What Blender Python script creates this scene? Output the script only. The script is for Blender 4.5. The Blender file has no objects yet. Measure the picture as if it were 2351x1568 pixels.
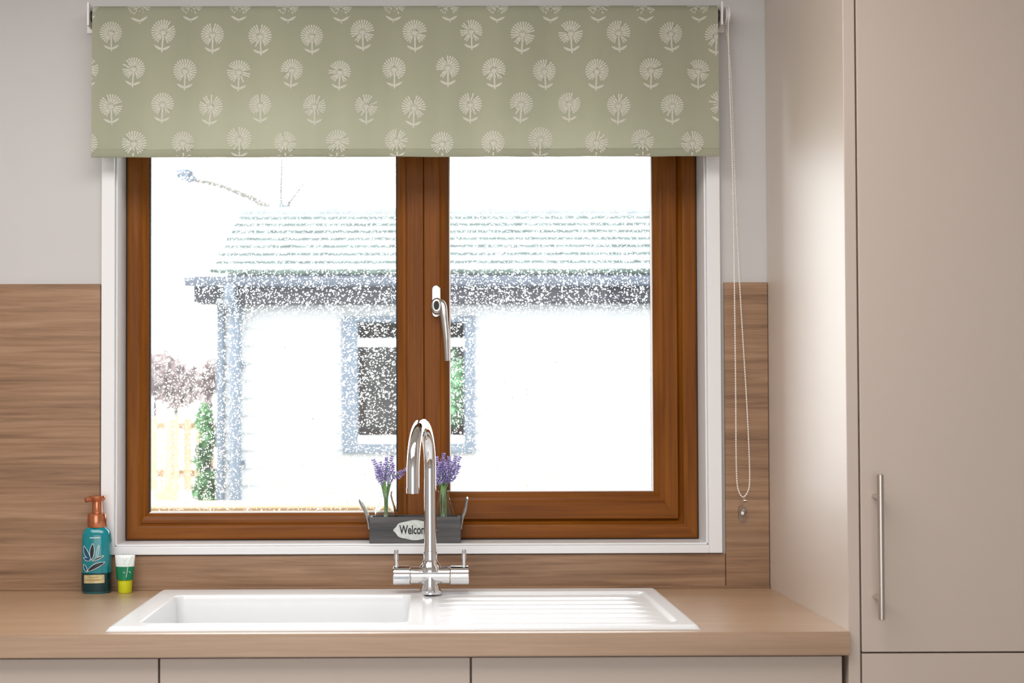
import bpy, bmesh, math, random
import numpy as np
from mathutils import Vector, Matrix, Euler

random.seed(7)
rng = np.random.default_rng(7)
scene = bpy.context.scene
COL = scene.collection

# ------------------------------------------------------------------ camera
W, H, FPX = 2351.0, 1568.0, 3265.0
CAM = Vector((0.0, -2.98, 1.298))
PITCH, YAW, ROLL = 0.0229, 0.005, 0.0029
R3 = (Matrix.Rotation(-YAW, 3, 'Z') @ Matrix.Rotation(PITCH, 3, 'X') @ Matrix.Rotation(math.pi/2, 3, 'X')
      @ Matrix.Rotation(-ROLL, 3, 'Z'))
_d = R3.transposed() @ Vector((0, 1, 0))
PPX = 993.0 - FPX*_d.x/(-_d.z)
PPY = 925.0 + FPX*_d.y/(-_d.z)
cd = bpy.data.cameras.new('camera')
cam = bpy.data.objects.new('camera', cd)
COL.objects.link(cam)
cam.matrix_world = Matrix.Translation(CAM) @ R3.to_4x4()
cd.sensor_width = 36.0
cd.sensor_fit = 'HORIZONTAL'
cd.lens = FPX/W*36.0
cd.shift_x = (W/2 - PPX)/W
cd.shift_y = (PPY - H/2)/W
cd.clip_start = 0.05
cd.dof.use_dof = True
cd.dof.focus_distance = 2.86
cd.dof.aperture_fstop = 4.5
scene.camera = cam


def at(px, py, Y):
    """the point on the plane y = Y that stands at this place of the photograph"""
    d = R3 @ Vector(((px-PPX)/FPX, (PPY-py)/FPX, -1.0))
    return CAM + d*((Y-CAM.y)/d.y)


# ------------------------------------------------------------------ sky, lamps, exposure
world = bpy.data.worlds.new('overcast_sky')
scene.world = world
world.use_nodes = True
bg = world.node_tree.nodes['Background']
bg.inputs['Color'].default_value = (0.95, 0.975, 1.0, 1)
bg.inputs['Strength'].default_value = 6.0


def area(name, loc, rot, sx, sy, power, color):
    l = bpy.data.lights.new(name, 'AREA')
    l.shape = 'RECTANGLE'
    l.size, l.size_y = sx, sy
    l.energy = power
    l.color = color
    o = bpy.data.objects.new(name, l)
    o.location = loc
    o.rotation_euler = rot
    COL.objects.link(o)
    return o


area('rear_fill_light', (-0.5, -5.7, 1.25), (math.radians(90), 0, 0), 3.2, 2.2, 56, (0.98, 0.985, 1.0))  # added fill light behind the camera, no door stands there
area('overhead_fill_light', (-0.5, -1.35, 2.36), (0, 0, 0), 1.8, 1.1, 36, (1.0, 0.965, 0.93))  # added overhead fill for the room, unseen and without a fitting
por = area('window_portal', (-0.04, 0.30, 1.5), (math.radians(-90), 0, 0), 1.3, 1.1, 1, (1, 1, 1))
por.data.cycles.is_portal = True

scene.view_settings.view_transform = 'Standard'
scene.view_settings.look = 'None'
scene.view_settings.exposure = 0.0
scene.view_settings.gamma = 1.0
scene.view_settings.use_curve_mapping = False


# ------------------------------------------------------------------ materials
def s2l(r, g, b):
    def c(v):
        v /= 255.0
        return v/12.92 if v <= 0.04045 else ((v+0.055)/1.055)**2.4
    return (c(r), c(g), c(b), 1.0)


def new_mat(name):
    m = bpy.data.materials.new(name)
    m.use_nodes = True
    nt = m.node_tree
    return m, nt, nt.nodes['Principled BSDF']


def plain(name, col, rough=0.5, metal=0.0, spec=0.5, var=0.04, scale=6.0, stretch=(1, 1, 1), bump=0.0, coat=0.0, bscale=200.0):
    """one colour with a faint procedural mottling (var) and optional fine relief"""
    m, nt, p = new_mat(name)
    col = tuple(col[:3])
    p.inputs['Roughness'].default_value = rough
    p.inputs['Metallic'].default_value = metal
    p.inputs['Specular IOR Level'].default_value = spec
    p.inputs['Coat Weight'].default_value = coat
    tc = nt.nodes.new('ShaderNodeTexCoord')
    mp = nt.nodes.new('ShaderNodeMapping')
    mp.inputs['Scale'].default_value = stretch
    nt.links.new(tc.outputs['Object'], mp.inputs['Vector'])
    nz = nt.nodes.new('ShaderNodeTexNoise')
    nz.inputs['Scale'].default_value = scale
    nz.inputs['Detail'].default_value = 4
    nt.links.new(mp.outputs['Vector'], nz.inputs['Vector'])
    rp = nt.nodes.new('ShaderNodeValToRGB')
    rp.color_ramp.elements[0].position = 0.3
    rp.color_ramp.elements[1].position = 0.7
    rp.color_ramp.elements[0].color = tuple(max(0, c*(1-var)) for c in col)+(1,)
    rp.color_ramp.elements[1].color = tuple(min(1, c*(1+var)) for c in col)+(1,)
    nt.links.new(nz.outputs['Fac'], rp.inputs['Fac'])
    nt.links.new(rp.outputs['Color'], p.inputs['Base Color'])
    if bump:
        n2 = nt.nodes.new('ShaderNodeTexNoise')
        n2.inputs['Scale'].default_value = bscale
        nt.links.new(mp.outputs['Vector'], n2.inputs['Vector'])
        b = nt.nodes.new('ShaderNodeBump')
        b.inputs['Strength'].default_value = bump
        b.inputs['Distance'].default_value = 0.002
        nt.links.new(n2.outputs['Fac'], b.inputs['Height'])
        nt.links.new(b.outputs['Normal'], p.inputs['Normal'])
    return m


def wood(name, dark, mid, light, along='X', rough=0.4, fine=60.0, spec=0.5, cathedral=0.35, bump=0.15, lo=0.30, hi=0.72, length=1.0):
    """streaked grain running along one axis"""
    m, nt, p = new_mat(name)
    p.inputs['Roughness'].default_value = rough
    p.inputs['Specular IOR Level'].default_value = spec
    tc = nt.nodes.new('ShaderNodeTexCoord')
    mp = nt.nodes.new('ShaderNodeMapping')
    a = {'X': 0, 'Y': 1, 'Z': 2}[along]
    sc = [fine]*3
    sc[a] = fine*0.035*length
    mp.inputs['Scale'].default_value = sc
    nt.links.new(tc.outputs['Object'], mp.inputs['Vector'])
    n1 = nt.nodes.new('ShaderNodeTexNoise')
    n1.inputs['Scale'].default_value = 1.0
    n1.inputs['Detail'].default_value = 8
    n1.inputs['Roughness'].default_value = 0.62
    n1.inputs['Distortion'].default_value = 0.6
    nt.links.new(mp.outputs['Vector'], n1.inputs['Vector'])
    mp2 = nt.nodes.new('ShaderNodeMapping')
    s2 = [fine*0.14]*3
    s2[a] = fine*0.014*length
    mp2.inputs['Scale'].default_value = s2
    nt.links.new(tc.outputs['Object'], mp2.inputs['Vector'])
    n2 = nt.nodes.new('ShaderNodeTexNoise')
    n2.inputs['Scale'].default_value = 1.0
    n2.inputs['Detail'].default_value = 3
    n2.inputs['Distortion'].default_value = 1.2
    nt.links.new(mp2.outputs['Vector'], n2.inputs['Vector'])
    mx = nt.nodes.new('ShaderNodeMix')
    mx.inputs['Factor'].default_value = cathedral
    nt.links.new(n1.outputs['Fac'], mx.inputs['A'])
    nt.links.new(n2.outputs['Fac'], mx.inputs['B'])
    rp = nt.nodes.new('ShaderNodeValToRGB')
    cr = rp.color_ramp
    cr.elements[0].position = lo
    cr.elements[0].color = dark
    cr.elements[1].position = hi
    cr.elements[1].color = light
    e = cr.elements.new((lo+hi)/2)
    e.color = mid
    nt.links.new(mx.outputs['Result'], rp.inputs['Fac'])
    nt.links.new(rp.outputs['Color'], p.inputs['Base Color'])
    if bump:
        b = nt.nodes.new('ShaderNodeBump')
        b.inputs['Strength'].default_value = bump
        b.inputs['Distance'].default_value = 0.001
        nt.links.new(n1.outputs['Fac'], b.inputs['Height'])
        nt.links.new(b.outputs['Normal'], p.inputs['Normal'])
    return m


def glass_mat(name, tint=(1, 1, 1, 1), rough=0.0, ior=1.45):
    m, nt, p = new_mat(name)
    p.inputs['Base Color'].default_value = tint
    p.inputs['Roughness'].default_value = rough
    p.inputs['Transmission Weight'].default_value = 1.0
    p.inputs['IOR'].default_value = ior
    return m


def pane_mat(name, refl=0.05):
    """flat glazing: sees straight through, mirrors a little"""
    m = bpy.data.materials.new(name)
    m.use_nodes = True
    nt = m.node_tree
    nt.nodes.clear()
    out = nt.nodes.new('ShaderNodeOutputMaterial')
    tr = nt.nodes.new('ShaderNodeBsdfTransparent')
    tr.inputs['Color'].default_value = (0.97, 0.985, 0.98, 1)
    gl = nt.nodes.new('ShaderNodeBsdfGlossy')
    gl.inputs['Roughness'].default_value = 0.01
    fr = nt.nodes.new('ShaderNodeFresnel')
    fr.inputs['IOR'].default_value = 1.3
    mx = nt.nodes.new('ShaderNodeMixShader')
    nt.links.new(fr.outputs['Fac'], mx.inputs['Fac'])
    nt.links.new(tr.outputs[0], mx.inputs[1])
    nt.links.new(gl.outputs[0], mx.inputs[2])
    nt.links.new(mx.outputs[0], out.inputs['Surface'])
    return m


def fabric_mat(name, col, trans=0.22):
    m, nt, p = new_mat(name)
    out = nt.nodes['Material Output']
    p.inputs['Roughness'].default_value = 0.85
    p.inputs['Specular IOR Level'].default_value = 0.15
    tc = nt.nodes.new('ShaderNodeTexCoord')
    mp = nt.nodes.new('ShaderNodeMapping')
    mp.inputs['Scale'].default_value = (9, 9, 0.6)
    nt.links.new(tc.outputs['Object'], mp.inputs['Vector'])
    nz = nt.nodes.new('ShaderNodeTexNoise')
    nz.inputs['Scale'].default_value = 1.0
    nz.inputs['Detail'].default_value = 3
    nt.links.new(mp.outputs['Vector'], nz.inputs['Vector'])
    rp = nt.nodes.new('ShaderNodeValToRGB')
    rp.color_ramp.elements[0].position = 0.3
    rp.color_ramp.elements[1].position = 0.7
    rp.color_ramp.elements[0].color = tuple(c*0.93 for c in col[:3])+(1,)
    rp.color_ramp.elements[1].color = tuple(min(1, c*1.06) for c in col[:3])+(1,)
    nt.links.new(nz.outputs['Fac'], rp.inputs['Fac'])
    nt.links.new(rp.outputs['Color'], p.inputs['Base Color'])
    wv = nt.nodes.new('ShaderNodeTexNoise')
    wv.inputs['Scale'].default_value = 900
    nt.links.new(tc.outputs['Object'], wv.inputs['Vector'])
    b = nt.nodes.new('ShaderNodeBump')
    b.inputs['Strength'].default_value = 0.12
    b.inputs['Distance'].default_value = 0.0005
    nt.links.new(wv.outputs['Fac'], b.inputs['Height'])
    nt.links.new(b.outputs['Normal'], p.inputs['Normal'])
    tl = nt.nodes.new('ShaderNodeBsdfTranslucent')
    nt.links.new(rp.outputs['Color'], tl.inputs['Color'])
    mx = nt.nodes.new('ShaderNodeMixShader')
    mx.inputs['Fac'].default_value = trans
    nt.links.new(p.outputs[0], mx.inputs[1])
    nt.links.new(tl.outputs[0], mx.inputs[2])
    nt.links.new(mx.outputs[0], out.inputs['Surface'])
    return m


M = {}
M['wall'] = plain('painted_plaster', (0.565, 0.557, 0.55), 0.75, spec=0.25, var=0.012, bump=0.05, bscale=350)
M['ceiling'] = plain('ceiling_paint', (0.86, 0.85, 0.83), 0.9, var=0.01)
M['floor'] = wood('floor_boards', (0.20, 0.13, 0.08, 1), (0.28, 0.19, 0.12, 1), (0.36, 0.25, 0.17, 1), 'Y', 0.45, 40)
M['trim'] = plain('white_upvc', (0.78, 0.785, 0.80), 0.30, var=0.008)
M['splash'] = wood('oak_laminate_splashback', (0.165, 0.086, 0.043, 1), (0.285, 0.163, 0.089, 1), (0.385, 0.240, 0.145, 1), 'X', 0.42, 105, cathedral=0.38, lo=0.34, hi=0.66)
M['worktop'] = wood('oak_laminate_worktop', (0.32, 0.192, 0.106, 1), (0.42, 0.266, 0.155, 1), (0.51, 0.342, 0.215, 1), 'X', 0.45, 105, cathedral=0.3, bump=0.05)
_p = M['worktop'].node_tree.nodes['Principled BSDF']
_p.inputs['Coat Weight'].default_value = 1.0
_p.inputs['Coat Roughness'].default_value = 0.38
_p.inputs['Coat IOR'].default_value = 1.8
M['foil_z'] = wood('golden_oak_foil_upright', (0.115, 0.031, 0.0025, 1), (0.195, 0.060, 0.005, 1), (0.275, 0.095, 0.011, 1), 'Z', 0.36, 90, cathedral=0.35, bump=0.1, spec=0.18)
M['foil_x'] = wood('golden_oak_foil_level', (0.115, 0.031, 0.0025, 1), (0.195, 0.060, 0.005, 1), (0.275, 0.095, 0.011, 1), 'X', 0.36, 90, cathedral=0.35, bump=0.1, spec=0.18)
M['gasket'] = plain('black_gasket', (0.015, 0.015, 0.018), 0.6)
M['spacer'] = plain('glazing_spacer_bar', (0.75, 0.74, 0.74), 0.35, metal=0.3)
M['pane'] = pane_mat('window_glass')
M['drop'] = glass_mat('rain_water', ior=1.333)
M['cabinet'] = plain('cashmere_lacquer', (0.59, 0.50, 0.43), 0.5, var=0.012, scale=2, coat=1.0)
_p = M['cabinet'].node_tree.nodes['Principled BSDF']
_p.inputs['Coat Roughness'].default_value = 0.46
_p.inputs['Coat IOR'].default_value = 1.9
M['carcass'] = plain('cabinet_carcass', (0.42, 0.35, 0.30), 0.5)
M['ceramic'] = plain('white_glazed_ceramic', (0.80, 0.815, 0.835), 0.22, var=0.006)
M['chrome'] = plain('polished_chrome', (0.82, 0.82, 0.83), 0.06, metal=1.0, var=0.01)
M['satin'] = plain('worn_chrome', (0.62, 0.60, 0.58), 0.30, metal=1.0, var=0.06, scale=60)
M['steel'] = plain('brushed_steel', (0.60, 0.545, 0.49), 0.28, metal=1.0, var=0.05, scale=40, stretch=(1, 1, 0.05))
M['dark'] = plain('black_recess', (0.012, 0.012, 0.014), 0.5)
M['fabric'] = fabric_mat('sage_blind_fabric', (0.40, 0.41, 0.305), 0.22)
M['print'] = fabric_mat('cream_flower_print', (0.68, 0.675, 0.59), 0.22)
M['bracket'] = plain('white_bracket_plastic', (0.80, 0.79, 0.78), 0.4)
M['bead'] = plain('white_chain_beads', (0.85, 0.80, 0.74), 0.35)
M['clear'] = glass_mat('clear_plastic', (0.97, 0.98, 0.98, 1), 0.05, 1.4)
M['vase'] = glass_mat('clear_bottle_glass', (0.96, 0.98, 0.975, 1), 0.0, 1.45)
M['teal'] = plain('teal_bottle_plastic', (0.001, 0.215, 0.255), 0.16, var=0.15, scale=25, coat=0.3)
M['tealdark'] = plain('dark_green_print', (0.0015, 0.030, 0.036), 0.22)
M['leafdark'] = plain('dark_leaf_print', (0.003, 0.008, 0.016), 0.3)
M['leafblue'] = plain('blue_leaf_print', (0.008, 0.075, 0.16), 0.3)
M['whiteprint'] = plain('white_line_print', (0.66, 0.73, 0.70), 0.4)
M['gold'] = plain('pale_gold_label', (0.56, 0.50, 0.27), 0.35, metal=0.3, var=0.15, scale=90)
M['goldink'] = plain('amber_label_print', (0.42, 0.24, 0.06), 0.4)
M['copper'] = plain('copper_pump', (0.60, 0.225, 0.115), 0.22, metal=0.85)
M['lime'] = plain('lime_cap', (0.62, 0.66, 0.012), 0.30)
M['gel'] = plain('green_gel', (0.004, 0.18, 0.075), 0.2, var=0.1)
M['tubeclear'] = plain('frosted_tube_plastic', (0.72, 0.79, 0.78), 0.25)
M['crate'] = wood('grey_washed_wood', (0.035, 0.034, 0.038, 1), (0.085, 0.082, 0.085, 1), (0.16, 0.155, 0.155, 1), 'X', 0.7, 80)
M['zinc'] = plain('galvanised_strap', (0.50, 0.52, 0.51), 0.35, metal=0.8, var=0.25, scale=60)
M['plaque'] = plain('chipped_white_enamel', (0.62, 0.66, 0.63), 0.5, var=0.15, scale=120)
M['ink'] = plain('black_lettering', (0.03, 0.03, 0.035), 0.6)
M['stem'] = plain('lavender_stem', (0.22, 0.38, 0.15), 0.6, var=0.3, scale=60)
M['lav'] = plain('lavender_floret', (0.47, 0.41, 0.73), 0.7, var=0.35, scale=160)
M['lavdark'] = plain('lavender_calyx', (0.24, 0.19, 0.48), 0.7, var=0.3, scale=160)
# outside
M['siding'] = plain('white_weatherboard', (0.37, 0.388, 0.405), 0.6, var=0.02, stretch=(0.3, 1, 6))
M['greytrim'] = plain('blue_grey_upvc', (0.09, 0.115, 0.15), 0.45)
M['fascia'] = plain('slate_grey_fascia', (0.07, 0.085, 0.115), 0.5)
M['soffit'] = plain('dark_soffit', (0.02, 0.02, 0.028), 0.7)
M['tile'] = plain('weathered_roof_tile', (0.195, 0.207, 0.215), 0.8, var=0.18, scale=14, bump=0.4, bscale=60)
M['mossshade'] = plain('shaded_mossy_tile_edge', (0.065, 0.09, 0.078), 0.9, var=0.5, scale=20)  # shadow lines between the courses painted into the mossy edge colour
M['whitebar'] = plain('pale_window_bar', (0.78, 0.80, 0.82), 0.4)
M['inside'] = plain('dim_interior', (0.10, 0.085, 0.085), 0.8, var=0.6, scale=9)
M['ground'] = plain('pale_gravel', (0.62, 0.60, 0.57), 0.9, var=0.12, scale=9)
M['paving'] = plain('pale_patio_paving', (0.72, 0.69, 0.65), 0.85, var=0.08, scale=5)
M['timber'] = wood('weathered_timber', (0.36, 0.24, 0.13, 1), (0.50, 0.36, 0.22, 1), (0.62, 0.47, 0.31, 1), 'X', 0.8, 12)
M['timberz'] = wood('weathered_fence_boards', (0.34, 0.23, 0.13, 1), (0.48, 0.35, 0.22, 1), (0.60, 0.46, 0.32, 1), 'Z', 0.8, 12)
M['bark'] = plain('pale_bark', (0.13, 0.122, 0.11), 0.9, var=0.2, scale=10)
M['leafgreen'] = plain('evergreen_leaf', (0.09, 0.22, 0.085), 0.6, var=0.5, scale=5)
M['leafhouse'] = plain('fresh_green_leaf', (0.26, 0.58, 0.27), 0.6, var=0.4, scale=8)
M['leafred'] = plain('winter_hedge_leaf', (0.29, 0.235, 0.23), 0.8, var=0.45, scale=4)
M['leafgrey'] = plain('grey_twig_leaf', (0.22, 0.25, 0.30), 0.8, var=0.3, scale=6)
M['brick'] = plain('outer_render', (0.70, 0.69, 0.67), 0.9, var=0.05)
M['ornament'] = plain('yellow_glaze_pot', (0.70, 0.50, 0.16), 0.5)


# ------------------------------------------------------------------ builders
WLOC = {}


def tag(o, label=None, cat=None, group=None, kind=None):
    if label:
        o['label'] = label
    if cat:
        o['category'] = cat
    if group:
        o['group'] = group
    if kind:
        o['kind'] = kind
    return o


def thing(name, label, cat, loc=(0, 0, 0), group=None, kind=None):
    o = bpy.data.objects.new(name, None)
    o.empty_display_size = 0.05
    o.location = loc
    COL.objects.link(o)
    WLOC[o.name] = Vector(loc)
    return tag(o, label, cat, group, kind)


class MB:
    """collects shapes in world coordinates; build() links them as one mesh object"""
    def __init__(self):
        self.v, self.f, self.m = [], [], []
        self.mi = 0

    def add(self, verts, faces):
        n = len(self.v)
        self.v += [tuple(p) for p in verts]
        self.f += [tuple(i+n for i in q) for q in faces]
        self.m += [self.mi]*len(faces)
        return self

    def from_bm(self, bm):
        bm.verts.index_update()
        self.add([v.co.copy() for v in bm.verts], [[v.index for v in f.verts] for f in bm.faces])
        bm.free()
        return self

    def box(self, x0, x1, y0, y1, z0, z1, bevel=0.0, seg=2):
        bm = bmesh.new()
        bmesh.ops.create_cube(bm, size=1.0)
        for v in bm.verts:
            v.co = Vector((x0+(v.co.x+.5)*(x1-x0), y0+(v.co.y+.5)*(y1-y0), z0+(v.co.z+.5)*(z1-z0)))
        if bevel:
            bmesh.ops.bevel(bm, geom=list(bm.edges), offset=bevel, segments=seg, affect='EDGES', profile=0.6)
        return self.from_bm(bm)

    def lathe(self, prof, c=(0, 0, 0), axis='Z', n=32, sx=1.0, sy=1.0, power=2.0, cap=True):
        """prof: list of (radius, height)"""
        vs, fs = [], []
        for r, h in prof:
            for k in range(n):
                a = 2*math.pi*k/n
                ca, sa = math.cos(a), math.sin(a)
                if power != 2.0:
                    ca = math.copysign(abs(ca)**(2/power), ca)
                    sa = math.copysign(abs(sa)**(2/power), sa)
                p = (r*ca*sx, r*sa*sy, h)
                if axis == 'X':
                    p = (p[2], p[0], p[1])
                elif axis == 'Y':
                    p = (p[1], p[2], p[0])
                vs.append((c[0]+p[0], c[1]+p[1], c[2]+p[2]))
        for i in range(len(prof)-1):
            for k in range(n):
                k2 = (k+1) % n
                fs.append((i*n+k, i*n+k2, (i+1)*n+k2, (i+1)*n+k))
        if cap:
            fs.append(tuple(range(n))[::-1])
            fs.append(tuple((len(prof)-1)*n+k for k in range(n)))
        return self.add(vs, fs)

    def tube(self, pts, rad, n=12, cap=True, flat=None, up=Vector((0, 0, 1))):
        pts = [Vector(p) for p in pts]
        if not hasattr(rad, '__len__'):
            rad = [rad]*len(pts)
        vs, fs = [], []
        t0 = (pts[1]-pts[0]).normalized()
        ref = up if abs(t0.dot(up)) < 0.9 else Vector((0, 1, 0))
        nrm = (ref - t0*ref.dot(t0)).normalized()
        for i, p in enumerate(pts):
            t = (pts[min(i+1, len(pts)-1)]-pts[max(i-1, 0)]).normalized()
            nrm = (nrm - t*nrm.dot(t)).normalized()
            b = t.cross(nrm)
            for k in range(n):
                a = 2*math.pi*k/n
                fl = flat if flat else 1.0
                vs.append(p + nrm*(math.cos(a)*rad[i]) + b*(math.sin(a)*rad[i]*fl))
        for i in range(len(pts)-1):
            for k in range(n):
                k2 = (k+1) % n
                fs.append((i*n+k, i*n+k2, (i+1)*n+k2, (i+1)*n+k))
        if cap:
            fs.append(tuple(range(n))[::-1])
            fs.append(tuple((len(pts)-1)*n+k for k in range(n)))
        return self.add(vs, fs)

    def build(self, name, mat, parent=None, smooth=False, origin=None, auto=None):
        me = bpy.data.meshes.new(name)
        if parent is not None:
            base = WLOC[parent.name]
        else:
            base = Vector((0, 0, 0))
        if origin is None:
            if parent is None:
                xs = np.array(self.v)
                lo, hi = xs.min(0), xs.max(0)
                org = Vector(((lo[0]+hi[0])/2, (lo[1]+hi[1])/2, lo[2]))
            else:
                org = base.copy()
        else:
            org = Vector(origin)
        me.from_pydata([(p[0]-org.x, p[1]-org.y, p[2]-org.z) for p in self.v], [], self.f)
        mats = mat if isinstance(mat, (list, tuple)) else [mat]
        for m_ in mats:
            me.materials.append(M[m_] if isinstance(m_, str) else m_)
        if len(mats) > 1:
            me.polygons.foreach_set('material_index', self.m)
        bm = bmesh.new()
        bm.from_mesh(me)
        bmesh.ops.recalc_face_normals(bm, faces=list(bm.faces))
        bm.to_mesh(me)
        bm.free()
        if smooth:
            me.polygons.foreach_set('use_smooth', [True]*len(me.polygons))
            if auto is not None:
                try:
                    me.set_sharp_from_angle(angle=math.radians(auto))
                except Exception:
                    pass
        me.update()
        o = bpy.data.objects.new(name, me)
        COL.objects.link(o)
        if parent is not None:
            o.parent = parent
            o.location = org - base
        else:
            o.location = org
        WLOC[o.name] = org
        return o


def struct(o, label, cat):
    return tag(o, label, cat, kind='structure')


def bezier(p0, p1, p2, p3, n=12):
    p0, p1, p2, p3 = map(Vector, (p0, p1, p2, p3))
    out = []
    for i in range(n+1):
        t = i/n
        out.append(p0*(1-t)**3 + p1*3*t*(1-t)**2 + p2*3*t*t*(1-t) + p3*t**3)
    return out


def smooth_path(pts, sub=6):
    """Catmull-Rom through the points"""
    P = [Vector(p) for p in pts]
    out = []
    for i in range(len(P)-1):
        a, b, c, d = P[max(i-1, 0)], P[i], P[i+1], P[min(i+2, len(P)-1)]
        for k in range(sub):
            t = k/sub
            out.append(0.5*((2*b) + (c-a)*t + (2*a-5*b+4*c-d)*t*t + (3*b-a-3*c+d)*t**3))
    out.append(P[-1])
    return out


# ------------------------------------------------------------------ the room
WX0, WX1, WZ0, WZ1 = -0.664, 0.576, 1.000, 2.020      # window opening
TOPZ = 0.910                                           # worktop surface
RX0, RX1, RY0, CZ = -2.30, 1.95, -5.8, 2.40

wb = MB()
TH = 0.26
wb.box(RX0, WX0, 0, TH, 0, CZ)
wb.box(WX1, RX1, 0, TH, 0, CZ)
wb.box(WX0, WX1, 0, TH, 0, WZ0)
wb.box(WX0, WX1, 0, TH, WZ1, CZ)
struct(wb.build('wall_back', 'wall', origin=(0, 0, 0)), 'off white painted kitchen wall around the window', 'wall')
struct(MB().box(RX0-0.1, RX0, RY0, TH, 0, CZ).build('wall_left', 'wall', origin=(0, 0, 0)), 'off white side wall left of the worktop run', 'wall')
struct(MB().box(RX1, RX1+0.1, RY0, TH, 0, CZ).build('wall_right', 'wall', origin=(0, 0, 0)), 'off white side wall beyond the tall cupboard', 'wall')
struct(MB().box(RX0, RX1, RY0-0.1, RY0, 0, CZ).build('wall_rear', 'wall', origin=(0, 0, 0)), 'off white wall behind the camera', 'wall')
struct(MB().box(RX0-0.1, RX1+0.1, RY0-0.1, TH, -0.06, 0).build('floor', 'floor', origin=(0, 0, 0)), 'brown wooden kitchen floor', 'floor')
struct(MB().box(RX0-0.1, RX1+0.1, RY0-0.1, TH, CZ, CZ+0.06).build('ceiling', 'ceiling', origin=(0, 0, 0)), 'white kitchen ceiling', 'ceiling')

# splashback panels
SPZ = at(100, 652, -0.008).z
sp = []
o = MB().box(RX0, -0.6935, -0.008, 0, TOPZ, SPZ, 0.001, 1).build('splashback_panel', 'splash', origin=(0, 0, 0))
struct(o, 'oak laminate splashback panel left of the window behind the teal bottle', 'splashback')
XS = at(1667, 1300, -0.008).x
o = MB().box(-0.6925, XS-0.0012, -0.008, 0, TOPZ, 0.982, 0.001, 1).build('splashback_panel', 'splash', origin=(0.7, 0, 0.33))
struct(o, 'low oak laminate splashback strip under the window sill behind the tap', 'splashback')
o = MB().box(XS, 0.7025, -0.008, 0, TOPZ, SPZ, 0.001, 1).build('splashback_panel', 'splash', origin=(-0.45, 0, 0.71))
struct(o, 'narrow oak laminate splashback panel between window and tall cupboard behind the chain', 'splashback')
o = MB().box(RX0, 0.7025, -0.0125, -0.008, TOPZ, TOPZ+0.006, 0.0015, 2).build('trim_2', 'splash', origin=(0, 0, 0))
struct(o, 'thin oak coloured sealing strip where worktop meets splashback', 'trim')

# white trim and reveal lining round the window
tr = thing('trim_1', 'white plastic trim and reveal lining round the window', 'trim', (0, 0, WZ0), kind='structure')
T0 = -0.013
ox0, ox1, oz0 = at(232, 900, T0).x, at(1656, 900, T0).x, at(900, 1272, T0).z
oz1 = WZ1+0.03
FY = 0.078                                             # window frame face
for nm, a in (('trim_board', (ox0, WX0, T0, 0.0, oz0, oz1)), ('trim_board', (WX1, ox1, T0, 0.0, oz0, oz1)),
              ('sill_board', (WX0, WX1, T0, 0.0, oz0, WZ0)), ('trim_board', (WX0, WX1, T0, 0.0, WZ1, oz1)),
              ('reveal_board', (WX0, WX0+0.004, 0.0, FY+0.06, WZ0, WZ1)), ('reveal_board', (WX1-0.004, WX1, 0.0, FY+0.06, WZ0, WZ1)),
              ('reveal_board', (WX0, WX1, 0.0, FY+0.06, WZ0, WZ0+0.004)), ('reveal_board', (WX0, WX1, 0.0, FY+0.06, WZ1-0.004, WZ1))):
    MB().box(*a, bevel=0.0012, seg=2).build(nm, 'trim', tr)


# ------------------------------------------------------------------ the window
win = thing('window_1', 'golden oak casement window speckled with rain above the sink', 'window', (0, FY, WZ0), kind='structure')


def ring(rect, prof, name, parent, mats, close=True):
    """four mitred bars; prof = [(inset from the rectangle, depth y)] closed polygon"""
    x0, x1, z0, z1 = rect
    n = len(prof)
    fs = [(i, (i+1) % n, n+(i+1) % n, n+i) for i in range(n)] + [tuple(range(n))[::-1], tuple(range(n, 2*n))]
    out = []
    for side in range(4):
        vs = []
        for end in (0, 1):
            for u, y in prof:
                if side == 0:
                    vs.append((x0+u, y, (z0+u) if end == 0 else (z1-u)))
                elif side == 1:
                    vs.append((x1-u, y, (z0+u) if end == 0 else (z1-u)))
                elif side == 2:
                    vs.append(((x0+u) if end == 0 else (x1-u), y, z0+u))
                else:
                    vs.append(((x0+u) if end == 0 else (x1-u), y, z1-u))
        out.append(MB().add(vs, fs).build(name, mats[0] if side < 2 else mats[1], parent))
    return out


FOIL = ('foil_z', 'foil_x')
g = 0.0022
fr = (WX0+0.004+g, WX1-0.004-g, WZ0+0.004+g, WZ1-0.004-g)
ring((WX0+0.004, WX1-0.004, WZ0+0.004, WZ1-0.004), [(0, FY+0.006), (g+0.001, FY+0.006), (g+0.001, FY+0.05), (0, FY+0.05)], 'frame_seal', win, ('gasket', 'gasket'))
ring(fr, [(0, FY+0.06), (0, FY+0.004), (0.0015, FY+0.001), (0.004, FY), (0.026, FY), (0.030, FY+0.0015), (0.033, FY+0.006), (0.042, FY+0.014), (0.042, FY+0.06)], 'frame_bar', win, FOIL)
# mullion
ML, MR = at(934, 900, FY).x, at(973, 900, FY).x
zb, zt = fr[2]+0.034, fr[3]-0.034
mp_ = [(ML-0.008, FY+0.014), (ML-0.001, FY+0.005), (ML+0.002, FY), (MR-0.0012, FY), (MR, FY+0.0015), (MR+0.0001, FY+0.014), (MR+0.001, FY+0.06), (ML-0.008, FY+0.06)]
n = len(mp_)
MB().add([(x, y, z) for z in (zb, zt) for x, y in mp_],
         [(i, (i+1) % n, n+(i+1) % n, n+i) for i in range(n)]+[tuple(range(n))[::-1], tuple(range(n, 2*n))]).build('mullion', 'foil_z', win)
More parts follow.
